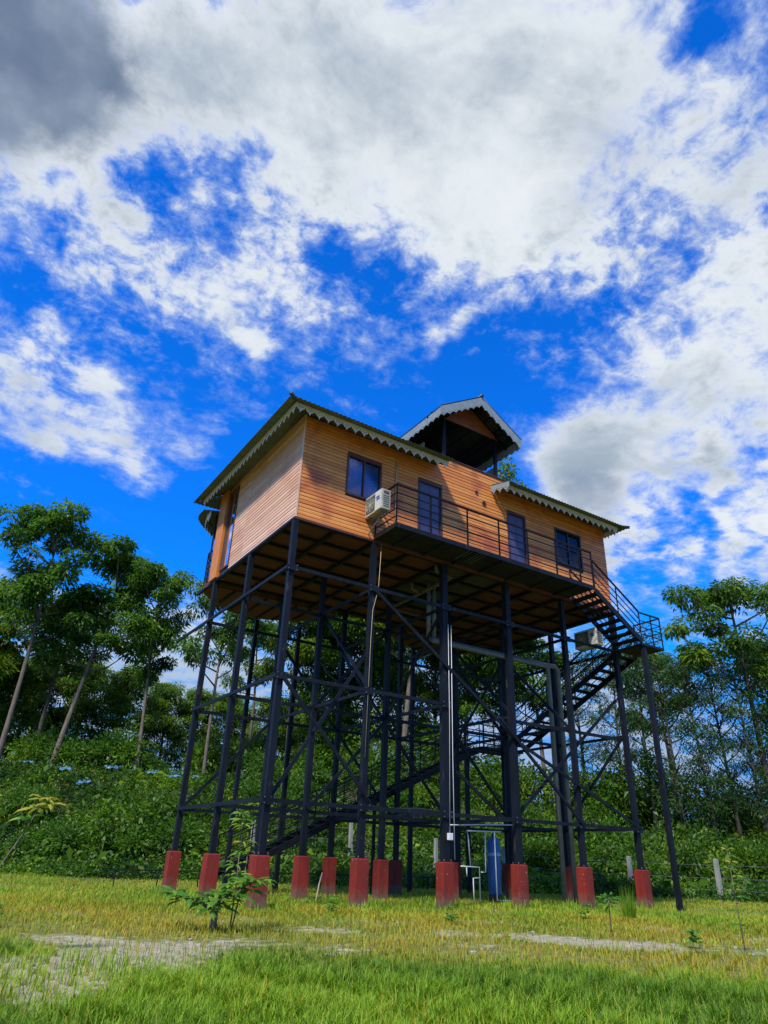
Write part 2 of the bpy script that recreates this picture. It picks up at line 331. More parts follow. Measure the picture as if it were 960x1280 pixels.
def norm(a): return a / (np.linalg.norm(a, axis=-1, keepdims=True) + 1e-9)
def leafgeo(C, Dr, L, Wd, rng, nrm_up=.8, droop=.25):
    """one folded rhombic leaf per row: base at C, growing along Dr"""
    n = len(C); Dr = norm(Dr); L = np.broadcast_to(L, n)[:, None]; Wd = np.broadcast_to(Wd, n)[:, None]
    upv = np.tile([0, 0, nrm_up], (n, 1)) + rng.normal(0, .45, (n, 3))
    side = norm(np.cross(Dr, upv)); nn = np.cross(side, Dr)
    mid = C + Dr * L * .45 + nn * L * .05
    tip = C + Dr * L - np.array([0, 0, 1]) * L * droop
    V = np.stack([C, mid + side * Wd / 2, tip, mid - side * Wd / 2], 1).reshape(-1, 3)
    F = np.arange(4 * n).reshape(n, 4)
    return V, F

# ------------------------------------------------------------------ ground
# e = metres forward of the camera, s = metres to its right; only used to lay out the terrain in the world
FX, FY = 0.5349, 0.8449
def es(x, y): return (x + 6.3) * FX + (y + 14.03) * FY, (x + 6.3) * FY - (y + 14.03) * FX
def xy(e, s): return -6.3 + e * FX + s * FY, -14.03 + e * FY - s * FX
rs = np.random.RandomState(5)
NZ = [(rs.uniform(.08, .9), rs.uniform(0, 6.28), rs.uniform(0, 6.28)) for _ in range(14)]
def sst(x, a, b):
    t = np.clip((x - a) / (b - a), 0, 1); return t * t * (3 - 2 * t)
def gz(x, y):
    x = np.asarray(x, float); y = np.asarray(y, float)
    e, s = es(x, y)
    nz = sum(np.sin((x * math.cos(a) + y * math.sin(a)) * f + p) / (1 + 3 * f) for f, a, p in NZ) / 5
    toe = 29.5 + 3.2 * sst(s, -4, 10); crest = 5.0 - 1.4 * sst(s, 2, 16) - .6 * sst(s, 18, 30)
    bank = crest * sst(e, toe, toe + 15.5)
    far = .05 * np.clip(e - 48, 0, 60)
    h = bank + far + nz * (.07 + .55 * sst(e, toe, toe + 6))
    h = h - .22 * sst(e, 10, 4) 
    return np.where(e < 3, h, h)
def lattice(a, b, fine, c0, c1):
    """positions from a to b, spacing `fine` between c0 and c1 and growing outside"""
    out = list(np.arange(c0, c1, fine)); x, d = c1, fine
    while x < b: out.append(x); d *= 1.22; x += d
    out.append(b); x, d = c0, fine; lo = []
    while x > a: d *= 1.22; x -= d; lo.append(max(x, a))
    return np.array(sorted(set(lo + out)))
ge = lattice(-900, 1500, .45, -2, 60); gs = lattice(-1500, 1500, .5, -38, 38)
EE, SS = np.meshgrid(ge, gs, indexing='ij'); X, Y = xy(EE, SS); Z = gz(X, Y)
ni, nj = EE.shape; idx = np.arange(ni * nj).reshape(ni, nj)
F = np.stack([idx[:-1, :-1], idx[1:, :-1], idx[1:, 1:], idx[:-1, 1:]], -1).reshape(-1, 4)[:, ::-1]
gm, t, b = newmat('ground of soil, sand and turf')
oc = t.n('ShaderNodeTexCoord').outputs['Object']
n1 = t.noise(oc, .55, 8, .65, .4); n2 = t.noise(oc, 4.5, 8, .7); n3 = t.noise(oc, 28, 4, .7)
turf = t.mix(t.smooth(n2, .3, .7), (.075, .11, .012), (.24, .22, .035))
turf = t.mix(t.smooth(n3, .55, .75), turf, (.22, .15, .06))
sand = t.mix(t.smooth(n3, .35, .7), (.42, .36, .25), (.24, .20, .13)); sand = t.mix(t.smooth(n2, .5, .72), sand, (.54, .49, .39))
PATCH = [((-4.6, -5.9), 1.5, 1.0), ((-3.4, -5.2), 1.3, 1.0), ((-5.9, -5.0), 1.2, .9), ((-4.9, -7.0), .9, .7), ((-3.5, -6.4), .8, .6), ((-4.2, -4.2), 1.0, .8), ((-2.3, -4.9), .8, .5),
         ((2.4, -5.3), 1.2, .9), ((3.3, -6.3), 1.2, 1.1), ((2.4, -6.2), .8, .9), ((1.3, -4.6), 1.0, .8), ((4.4, -7.2), .9, .6), ((6.0, -4.4), 1.2, .7), ((3.4, -2.8), 1.3, .6), ((-.6, -3.8), 1.1, .65), ((-1.5, -5.9), .8, .5), ((.6, -5.9), .8, .5), ((-6.3, -3.2), 1.2, .6), ((-1.0, -1.8), 1.2, .5), ((1.2, -2.6), 1.1, .5), ((6.5, -6.6), 1.2, .7), ((5.4, -.9), 1.2, .5), ((-3.2, -.4), 1.1, .45)]
acc = 0.0
for (px_, py_), r_, a_ in PATCH:
    d = t.n('ShaderNodeVectorMath', operation='DISTANCE'); t.l(oc, d.inputs[0]); d.inputs[1].default_value = (px_, py_, 0)
    acc = t.math('ADD', t.smooth(d.outputs['Value'], r_, 0, 0, a_), acc)
pm = t.smooth(t.math('ADD', acc, t.math('MULTIPLY', t.math('SUBTRACT', n2, .5), 2.4)), .25, .75)
soil = t.mix(t.smooth(n1, .35, .65), (.030, .040, .012), (.075, .048, .026))
ex = t.n('ShaderNodeSeparateXYZ'); t.l(oc, ex.inputs[0])
ev = t.math('ADD', t.math('MULTIPLY', ex.outputs[0], FX), t.math('MULTIPLY', ex.outputs[1], FY))
fe = t.smooth(ev, 9.0, 16.0)
base = t.mix(pm, turf, sand); base = t.mix(fe, base, soil)
t.l(base, b.inputs['Base Color']); b.inputs['Roughness'].default_value = .95
bump(t, b, t.math('ADD', n2, t.math('MULTIPLY', n3, .5)), .8, .04)
me = npmesh('ground', np.stack([X, Y, Z], -1).reshape(-1, 3), F, gm, smooth=True)
ground = link('ground', me); tag(ground, kind='structure')
def patch_at(x, y):
    a = np.zeros_like(np.asarray(x, float))
    for (px_, py_), r_, am in PATCH:
        d = np.hypot(x - px_, y - py_); a += am * (1 - sst(d, 0, r_))
    return a
# ------------------------------------------------------------------ house
BX, BY = 2.3045, 2.705
XE = 5 * BX + .08            # right end of the body
ZF, ZW = 8.45, 11.62         # floor underside, wall head
house = empty('stilt_house', (0, 0, 0))
tag(house, 'orange boarded guest house high on black steel stilts with rooftop shelter and outside stairs', 'house')
def part(mb, name, mat, parent=house, **k): return mb.build(name, M_[mat] if isinstance(mat, str) else mat, parent, **k)

# pedestals and columns
cols = [(i * BX, j * BY) for j in range(3) for i in range(6)]
rnd = random.Random(3)
for (x, y) in cols:
    h = .95 + rnd.uniform(-.015, .015); a = .145
    g = float(gz(x, y)) - .15
    mb = MB(); V = []
    for z, q in ((g, a + .006), (h - .02, a), (h, a - .02)):
        V += [(x - q, y - q, z), (x + q, y - q, z), (x + q, y + q, z), (x - q, y + q, z)]
    mb.add(V, [(3, 2, 1, 0), (8, 9, 10, 11)] + [(k + r * 4, (k + 1) % 4 + r * 4, (k + 1) % 4 + r * 4 + 4, k + r * 4 + 4) for r in range(2) for k in range(4)])
    part(mb, 'pedestal', 'red')
    q = .068 if not (x > 4 and x < 7.5 and y < 1) else .082
    part(MB().box(x - q, x + q, y - q, y + q, h - .01, 8.36), 'column', 'steel')
    part(MB().box(x - .12, x + .12, y - .12, y + .12, h + .001, h + .018), 'base_plate', 'steel')
for (x, y, zt) in ((2.55, 8.1, 8.36), (8.85, 7.4, 8.36), (3.9, 7.4, 8.36), (10.9, 7.3, 8.36), (11.62, -1.0, 7.08), (12.35, 5.9, 4.6), (10.7, 6.5, 4.6)):
    part(MB().box(x - .062, x + .062, y - .062, y + .062, float(gz(x, y)) - .2, zt), 'column', 'steel')
# girts (front row exact; other rows alike)
LV = (7.08, 4.50, 1.95)
for j in range(3):
    y = j * BY
    for z in LV:
        if j == 0 and z == LV[1]: segs = ((0, BX * 2),)
        else: segs = ((0, BX * 5),)
        for a, c in segs:
            part(MB().bar((a, y - (.095 if j == 0 else 0), z), (c + .05, y - (.095 if j == 0 else 0), z), .05, .085), 'girt', 'steel')
part(MB().bar((3 * BX, .1, 4.42), (5 * BX, .1, 4.42), .05, .085), 'girt', 'steel')
for i in range(6):
    x = i * BX
    for z in LV:
        ye = 2 * BY
        if i == 0 and z == LV[0]: ye = 8.2
        if i in (1, 4) and z == LV[2]: continue
        part(MB().bar((x - .095 if i == 0 else x + .001, -.05, z + .012), (x - .095 if i == 0 else x + .001, ye, z + .012), .05, .08), 'girt', 'steel')
BR = [((BX + .05, -.13, 7.02), (3 * BX, -.13, 3.9)), ((2.75 * BX, -.15, 4.4), (4 * BX - .05, -.15, 1.98)), ((3 * BX + .05, -.12, 3.85), (5 * BX, -.12, 2.0)),
      ((3 * BX + .05, .12, 2.0), (5 * BX - .1, .12, 5.6)), ((.05, -.13, 4.45), (BX, -.13, 2.2)), ((.08, .10, 1.98), (BX, .10, 5.45)), ((2.2 * BX, .1, 2.95), (2.85 * BX, .1, 1.98)),
      ((BX, BY + .1, 4.5), (2 * BX, BY + .1, 7.05)), ((BX, BY - .1, 2.0), (2 * BX, BY - .1, 4.5)), ((2 * BX, BY + .1, 4.5), (3 * BX, BY + .1, 2.0)), ((3 * BX, BY + .1, 7.0), (4 * BX, BY + .1, 4.5)), ((3 * BX, BY - .1, 4.5), (4 * BX, BY - .1, 2.0)),
      ((BX, 2 * BY + .1, 7.05), (2 * BX, 2 * BY + .1, 4.5)), ((2 * BX, 2 * BY + .1, 4.5), (3 * BX, 2 * BY + .1, 2.0)), ((0, 2 * BY - .1, 2.0), (BX, 2 * BY - .1, 4.5)),
      ((BX + .1, 0, 4.5), (BX + .1, BY, 7.05)), ((2 * BX - .1, BY, 4.5), (2 * BX - .1, 2 * BY, 7.05)), ((3 * BX + .1, 0, 4.5), (3 * BX + .1, BY, 7.0)), ((4 * BX, BY, 7.0), (4 * BX, 2 * BY, 4.5)), ((2 * BX, 0.1, 7.0), (2 * BX, BY, 4.5)), ((4 * BX, 0.1, 4.5), (4 * BX, BY, 7.0)), ((5 * BX, .1, 4.5), (5 * BX, BY, 2.0))]
for p, q in BR: part(MB().bar(p, q, .045, .08), 'brace', 'steel')

for i in range(6):
    for z in (LV if i < 3 else (LV[0], LV[2])):
        x = i * BX
        part(MB().box(x - .15, x + .15, -.082 - .045, -.0835 - .037, z - .085, z + .085), 'gusset_plate', 'steel')
        mb = MB()
        for dx in (-.11, .11):
            for dz in (-.055, .055): mb.tube([(x + dx, -.128, z + dz), (x + dx, -.142, z + dz)], .013, 6)
        part(mb, 'bolt', 'wire')
for (x, y) in cols[:6]:
    mb = MB()
    for dx in (-.1, .1):
        for dy in (-.1, .1): mb.tube([(x + dx, y + dy, .96), (x + dx, y + dy, 1.0)], .012, 6)
    part(mb, 'anchor_bolt', 'wire')
# floor: joists, edge beams, panels
YB = 5.85
JX = [i * BX / 2 for i in range(11)]; JY = [k * BY / 3 for k in range(7)]
for x in JX: part(MB().box(x - .04, x + .04, .06, YB, 8.352, 8.452), 'floor_beam', 'steel')
for y in JY: part(MB().box(-.02, XE, y - .035 + (.0 if y else .05), y + .035 + (.0 if y else .05), 8.372, 8.455), 'floor_beam', 'steel')
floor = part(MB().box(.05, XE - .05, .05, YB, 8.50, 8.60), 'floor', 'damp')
for i in range(10):
    for k in range(6):
        x0, x1 = JX[i] + .03, JX[i + 1] - .03; y0, y1 = JY[k] + .03, JY[k + 1] - .03
        wet = 4.5 < JX[i] + .3 < 6.9 and k < 4
        if wet: part(MB().box(x0, x1, y0, y1, 8.452, 8.495), 'floor_panel', 'damp', floor)
        else:
            mb = MB(); n = 10      # ribbed deck sheet
            V = []; Fc = []
            for q in range(n + 1):
                yy = y0 + (y1 - y0) * q / n
                zz_ = 8.458 + (.012 if q % 2 else 0)
                V += [(x0, yy, zz_), (x1, yy, zz_)]
            for q in range(n): Fc.append((2 * q, 2 * q + 1, 2 * q + 3, 2 * q + 2))
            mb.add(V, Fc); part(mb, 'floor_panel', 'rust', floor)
# edge strips
part(MB().box(-.06, 2.29, -.035, .055, 8.40, 8.452), 'edge_beam', 'brownframe')
part(MB().box(2.29, XE + .03, -.035, .045, 8.38, 8.52), 'edge_beam', 'rust')
part(MB().box(-.06, .02, .056, 7.0, 8.38, 8.452), 'edge_beam', 'steel')
part(MB().box(XE - .02, XE + .05, .06, 6.6, 8.36, 8.452), 'edge_beam', 'steel')

# curved verandas at the back
def poly_slab(pts, z0, z1):
    n = len(pts); V = [(x, y, z0) for x, y in pts] + [(x, y, z1) for x, y in pts]
    return MB().add(V, [tuple(range(n))[::-1], tuple(range(n, 2 * n))] + [(k, (k + 1) % n, (k + 1) % n + n, k + n) for k in range(n)])
def smooth_path(ctrl, m=6):
    out = []
    for i in range(len(ctrl) - 1):
        p0, p1, p2, p3 = (np.array(ctrl[max(i - 1, 0)]), np.array(ctrl[i]), np.array(ctrl[i + 1]), np.array(ctrl[min(i + 2, len(ctrl) - 1)]))
        for k in range(m):
            u = k / m; out.append(tuple(.5 * (2 * p1 + (p2 - p0) * u + (2 * p0 - 5 * p1 + 4 * p2 - p3) * u * u + (3 * p1 - p0 - 3 * p2 + p3) * u ** 3)))
    out.append(tuple(ctrl[-1])); return out
VL = smooth_path([(-.05, YB + .02), (-.02, 6.55), (.65, 7.35), (1.6, 7.98), (2.7, 8.0), (3.7, 7.45), (4.3, 6.7), (4.5, YB + .02)], 4)
VR = smooth_path([(6.6, YB + .02), (7.1, 6.5), (8.1, 7.25), (9.2, 7.75), (10.3, 7.75), (11.1, 6.9), (XE, YB + .02)], 4)
for V_, n_ in ((VL, 0), (VR, 1)):
    ver = part(poly_slab(V_, 8.40, 8.55), 'veranda', 'rust')
    for i in range(0, 9):
        x = V_[0][0] + .3 + i * .55
        ys = [y for (xx, y) in V_ if abs(xx - x) < .45]
        if ys and x < V_[-1][0]: part(MB().box(x - .03, x + .03, YB + .04, max(min(ys), YB + .2), 8.34, 8.398), 'veranda_beam', 'steel', ver)
    for z, r in ((8.86, .016), (9.06, .012), (9.24, .012), (9.42, .012), (9.62, .026)):
        part(MB().tube([(x, y, z) for x, y in V_[1:]], r, 6), 'handrail', 'rail', ver, smooth=True)
    for k in range(1, len(V_), 3): part(MB().tube([(*V_[k], 8.55), (*V_[k], 9.62)], .022, 6), 'rail_post', 'rail', ver)
    for k in range(3):
        p = V_[(2, len(V_) // 2, -3)[k]]; part(MB().tube([(*p, 8.55), (*p, 10.95)], .03, 8), 'veranda_post', 'rail', ver)

# walls ---------------------------------------------------------------
def plank_mesh(x0, x1, h, thick=.022):
    """lap board along local x, bottom edge proud, top edge set back"""
    V = [(x, y, z) for x in (x0, x1) for y, z in ((0, 0), (-thick, .002), (-thick, h * .55), (-thick * .62, h - .010), (0, h - .008))]
    F = [(0, 1, 2, 3, 4)[::-1], (5, 6, 7, 8, 9)] + [(k, k + 5, (k + 1) % 5 + 5, (k + 1) % 5) for k in range(5)]
    return [tuple(v) for v in V], [f[::-1] for f in F]
BH = .105
def siding(parent, L0, L1, z0, z1, holes, joints, mat, place, seed=1):
    r = random.Random(seed); z = z0; row = 0
    while z < z1 - .02:
        h = min(BH, z1 - z); segs = [(L0, L1)]
        for a, c, lo, hi in holes:
            if z + h > lo + .01 and z < hi - .01:
                ns = []
                for s0, s1 in segs:
                    if c <= s0 or a >= s1: ns.append((s0, s1)); continue
                    if a > s0: ns.append((s0, a))
                    if c < s1: ns.append((c, s1))
                segs = ns
        js = joints if not callable(joints) else joints(row)
        for s0, s1 in segs:
            cuts = [s0] + [j for j in js if s0 + .25 < j < s1 - .25] + [s1]
            for k in range(len(cuts) - 1):
                V, Fc = plank_mesh(cuts[k] + .002, cuts[k + 1] - .002, h, .022 + r.uniform(-.003, .003))
                dz = r.uniform(-.002, .002)
                V = [place(x, y, zz + z + dz) for x, y, zz in V]
                part(MB().add(V, Fc), 'plank', mat, parent)
        z += h; row += 1
# openings: (x0, x1, z0, z1)
W1 = (1.33, 2.44, 9.55, 10.79); D1 = (3.69, 4.57, 8.60, 10.82); D2 = (7.10, 7.90, 8.60, 10.82); W2 = (9.19, 10.39, 9.60, 10.85)
def wall_core(name, x0, x1, z0, z1, holes, place, th=.10):
    xs = sorted({x0, x1} | {v for h in holes for v in h[:2]}); zs = sorted({z0, z1} | {v for h in holes for v in h[2:]})
    mb = MB()
    for i in range(len(xs) - 1):
        for k in range(len(zs) - 1):
            cx, cz = (xs[i] + xs[i + 1]) / 2, (zs[k] + zs[k + 1]) / 2
            if any(h[0] < cx < h[1] and h[2] < cz < h[3] for h in holes): continue
            bx = MB().box(xs[i], xs[i + 1], .0, th, zs[k], zs[k + 1]); mb.add([place(*v) for v in bx.v], bx.f)
    return part(mb, name, 'brownframe')
front = wall_core('front_wall', .02, XE, ZF + .005, ZW, (W1, D1, D2, W2), lambda x, y, z: (x, y + .004, z))
siding(front, -.0, XE, ZF + .01, 11.50, (W1, D1, D2, W2), lambda r: (2.9, 6.0, 8.5) if r % 2 else (4.75, 7.0, 9.0), 'wood', lambda x, y, z: (x, y, z), 2)
par = wall_core('parapet', 4.42, 7.15, ZW + .001, 11.86, (), lambda x, y, z: (x, y + .004, z))
siding(par, 4.42, 7.15, 11.505, 11.86, (), lambda r: (6.0,) if r % 2 else (5.3,), 'wood', lambda x, y, z: (x, y - .002, z), 5)
part(MB().box(4.40, 7.17, -.05, .13, 11.862, 11.90), 'coping', 'brownframe', par)
LW = (4.45, 5.18, 8.62, 11.35)
lplace = lambda x, y, z: (y, x, z)
def lcore(x, y, z): return (y + .004, x, z)
left = wall_core('left_wall', .12, YB, ZF + .005, ZW, (LW,), lcore)
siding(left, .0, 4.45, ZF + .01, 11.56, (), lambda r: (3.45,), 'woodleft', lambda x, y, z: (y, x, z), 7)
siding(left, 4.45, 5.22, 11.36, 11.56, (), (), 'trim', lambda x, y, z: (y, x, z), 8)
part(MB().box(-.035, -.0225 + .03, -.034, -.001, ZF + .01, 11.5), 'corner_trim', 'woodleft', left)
part(MB().box(-.12, .16, 5.24, 5.82, ZF + .0, 11.5), 'wooden_post', 'trim', left, bevel=.012)
right_w = wall_core('right_wall', .12, YB, ZF + .005, ZW, (), lambda x, y, z: (XE - y - .004, x, z))
siding(right_w, 0, YB, ZF + .01, 11.5, (), lambda r: (2.9,), 'wood', lambda x, y, z: (XE - y, x, z), 9)
back = wall_core('back_wall', .12, XE - .12, ZF + .005, ZW, ((1.2, 2.6, 8.6, 10.8), (8.3, 9.6, 8.6, 10.8)), lambda x, y, z: (x, YB - y, z))
part(MB().box(.12, XE - .12, YB + .002, YB + .02, 10.82, ZW), 'wall_lining', 'wood', back)
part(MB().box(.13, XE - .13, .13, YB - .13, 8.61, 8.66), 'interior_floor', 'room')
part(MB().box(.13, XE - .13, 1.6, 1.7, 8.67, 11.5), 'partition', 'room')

def window(rect, mat_f, bars_v, bars_h, place, curtain='curtain', pane='glass', parent=front, depth=.07):
    x0, x1, z0, z1 = rect; f = .05
    fr = MB()
    for bx in ((x0, x0 + f, z0, z1), (x1 - f, x1, z0, z1), (x0 + f, x1 - f, z0, z0 + f), (x0 + f, x1 - f, z1 - f, z1)):
        m0 = MB().box(bx[0], bx[1], -.045, .05, bx[2], bx[3]); fr.add([place(*v) for v in m0.v], m0.f)
    win = part(fr, 'window', mat_f, parent) if False else part(fr, 'window', mat_f, house)
    for x in bars_v:
        m0 = MB().box(x - .018, x + .018, -.03, .045, z0 + f, z1 - f); part(MB().add([place(*v) for v in m0.v], m0.f), 'mullion', mat_f, win)
    for z in bars_h:
        m0 = MB().box(x0 + f, x1 - f, -.025, .04, z - .014, z + .014); part(MB().add([place(*v) for v in m0.v], m0.f), 'glazing_bar', mat_f, win)
    cuts = [x0 + f] + list(bars_v) + [x1 - f]
    for i in range(len(cuts) - 1):
        m0 = MB().box(cuts[i] + .002, cuts[i + 1] - .002, .012, .018, z0 + f + .002, z1 - f - .002)
        part(MB().add([place(*v) for v in m0.v], m0.f), 'pane', pane, win)
    if curtain:
        V = []; Fc = []; n = 60
        for k in range(n + 1):
            x = x0 + f + (x1 - x0 - 2 * f) * k / n; y = .08 + .022 * math.sin(k * 1.3) + .01 * math.sin(k * 3.1 + 1)
            V += [place(x, y, z0 + .02), place(x, y, z1 - .02)]
        for k in range(n): Fc.append((2 * k, 2 * k + 2, 2 * k + 3, 2 * k + 1))
        part(MB().add(V, Fc), 'curtain', curtain, win, smooth=True)
    return win
idp = lambda x, y, z: (x, y, z)
window(W1, 'brownframe', (1.88,), (), idp)
window(W2, 'blackframe', (9.79,), (10.22,), idp)
window(LW, 'brownframe', (), (), lplace, None, 'mirror')
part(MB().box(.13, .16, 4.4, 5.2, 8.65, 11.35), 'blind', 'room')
for D_ in (D1, D2):
    x0, x1, z0, z1 = D_
    dr = part(MB().box(x0, x0 + .06, -.03, .07, z0, z1).box(x1 - .06, x1, -.03, .07, z0, z1).box(x0 + .06, x1 - .06, -.03, .07, z1 - .06, z1), 'door', 'brownframe')
    xm = (x0 + x1) / 2
    part(MB().box(x0 + .062, x1 - .062, .03, .065, z0, z1 - .062), 'door_leaf', 'door', dr)
    for a, c in ((x0 + .10, xm - .025), (xm + .025, x1 - .10)):
        for lo, hi in ((z0 + .08, z0 + 1.0), (z0 + 1.08, z1 - .12)):
            part(MB().box(a, c, .018, .029, lo, hi), 'door_panel', 'door', dr, bevel=.006)
    part(MB().tube([(x1 - .12, .018, z0 + 1.04), (x1 - .12, -.03, z0 + 1.04), (x1 - .22, -.03, z0 + 1.04)], .011, 6), 'handle', 'wire', dr)
# round and square vents
for x, z, r in ((5.88, 11.07, .055), (6.17, 10.77, .075)):
    part(MB().tube([(x, -.05, z), (x, .01, z)], r, 14), 'wall_vent', 'brownframe'); part(MB().tube([(x, -.052, z), (x, -.0505, z)], r * .75, 14), 'vent_hole', 'black')
part(MB().tube([(2.92, -.05, 11.08), (2.92, -.05, 8.75)], .022, 8).tube([(2.92, -.05, 11.08), (2.80, -.05, 11.14), (2.6, -.05, 11.12)], .018, 8), 'conduit', 'cream', smooth=True)

# balcony --------------------------------------------------------------
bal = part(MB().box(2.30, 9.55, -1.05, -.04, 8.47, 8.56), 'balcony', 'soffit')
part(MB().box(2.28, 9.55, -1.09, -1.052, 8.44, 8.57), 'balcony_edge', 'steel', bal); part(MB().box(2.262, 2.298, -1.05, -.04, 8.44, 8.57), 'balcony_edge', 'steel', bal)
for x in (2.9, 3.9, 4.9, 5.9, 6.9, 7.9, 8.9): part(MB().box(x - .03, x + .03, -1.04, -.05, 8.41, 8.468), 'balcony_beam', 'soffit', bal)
for k in range(6): part(MB().bar((4.72 + k * .11, -1.0, 8.462), (4.78 + k * .11, -.3, 8.462), .012, .01), 'drain_slot', 'pvc', bal)
RZ = (8.76, 8.98, 9.20, 9.43); RT = 9.68
px_posts = (2.28, 3.38, 4.62, 5.76, 6.86, 8.0, 9.0, 9.55)
for x in px_posts: part(MB().box(x - .018, x + .018, -1.088, -1.052, 8.45, RT), 'rail_post', 'rail', bal)
part(MB().box(2.262, 2.298, -.10, -.065, 8.50, RT - .02), 'rail_post', 'rail', bal)
for z in RZ:
    part(MB().bar((2.28, -1.07, z), (9.57, -1.07, z), .024, .024), 'handrail', 'rail', bal); part(MB().bar((2.28, -1.06, z), (2.28, -.06, z), .024, .024), 'handrail', 'rail', bal)
part(MB().bar((2.26, -1.07, RT), (9.57, -1.07, RT), .05, .04), 'handrail', 'rail', bal); part(MB().bar((2.28, -1.04, RT), (2.28, -.03, RT), .05, .04), 'handrail', 'rail', bal)

# stairs -----------------------------------------------------------------
stair = empty('staircase'); stair.parent = house
def flight(p, q, width_dir, width, nstep, rails=True, sides=(0, 1)):
    """p top, q bottom (near edge), width_dir unit vector across"""
    p = Vector(p); q = Vector(q); wd = Vector(width_dir)
    run = (q - p); hor = Vector((run.x, run.y, 0)).normalized()
    for sd in (0, 1):
        o = wd * width * sd
        part(MB().bar(p + o, q + o, .05, .17), 'stringer', 'rail', stair)
    for k in range(nstep):
        u = (k + .6) / nstep; c = p.lerp(q, u); c.z = c.z + .03
        a = c + wd * .03; b_ = c + wd * (width - .03)
        part(MB().bar(a, b_, .26, .035), 'tread', 'rail', stair)
    L = run.length; npst = max(2, int(round(L / 1.15)) + 1)
    for sd in sides:
        o = wd * (width * sd + (.0 if sd else 0))
        for z in (.30, .52, .74): part(MB().bar(p + o + Vector((0, 0, z)), q + o + Vector((0, 0, z)), .022), 'handrail', 'rail', stair)
        part(MB().bar(p + o + Vector((0, 0, .98)), q + o + Vector((0, 0, .98)), .045, .035), 'handrail', 'rail', stair)
        for k in range(npst):
            c = p.lerp(q, k / (npst - 1)) + o; part(MB().bar(c, c + Vector((0, 0, .98)), .028), 'rail_post', 'rail', stair)
flight((9.62, -1.04, 8.46), (11.55, -1.04, 7.22), (0, 1, 0), .92, 8)
part(MB().box(11.52, 12.52, -1.10, -.08, 7.10, 7.17), 'landing', 'soffit', stair)
for z in (.28, .50, .72, .98):
    hw = .04 if z > .9 else .022
    part(MB().bar((11.55, -1.08, 7.17 + z), (12.5, -1.08, 7.17 + z), hw), 'handrail', 'rail', stair); part(MB().bar((12.5, -1.08, 7.17 + z), (12.5, -.08, 7.17 + z), hw), 'handrail', 'rail', stair)
for x, y in ((12.5, -1.08), (12.05, -1.08), (12.5, -.1)): part(MB().bar((x, y, 7.1), (x, y, 8.15), .03), 'rail_post', 'rail', stair)
flight((11.62, -.06, 7.12), (11.62, 5.35, 4.72), (1, 0, 0), .85, 15)
part(MB().box(10.55, 12.5, 5.40, 6.45, 4.60, 4.67), 'landing', 'soffit', stair)
for z in (.3, .52, .74, .98):
    part(MB().bar((10.6, 6.43, 4.67 + z), (12.48, 6.43, 4.67 + z), .03), 'handrail', 'rail', stair); part(MB().bar((12.48, 5.4, 4.67 + z), (12.48, 6.43, 4.67 + z), .03), 'handrail', 'rail', stair); part(MB().bar((10.6, 5.43, 4.67 + z), (11.6, 5.43, 4.67 + z), .03), 'handrail', 'rail', stair)
for x in (10.6, 11.1, 11.6): part(MB().bar((x, 5.43, 4.65), (x, 5.43, 5.65), .03), 'rail_post', 'rail', stair)
for x in (10.6, 11.5, 12.48): part(MB().bar((x, 6.43, 4.65), (x, 6.43, 5.65), .03), 'rail_post', 'rail', stair)
flight((10.55, 5.58, 4.58), (1.55, 5.58, .42), (0, 1, 0), .85, 26)
part(MB().bar((6.2, 5.6, 2.5), (6.2, 5.6, -.2), .08), 'stair_support', 'rail', stair); part(MB().bar((6.2, 6.4, 2.5), (6.2, 6.4, -.2), .08), 'stair_support', 'rail', stair)

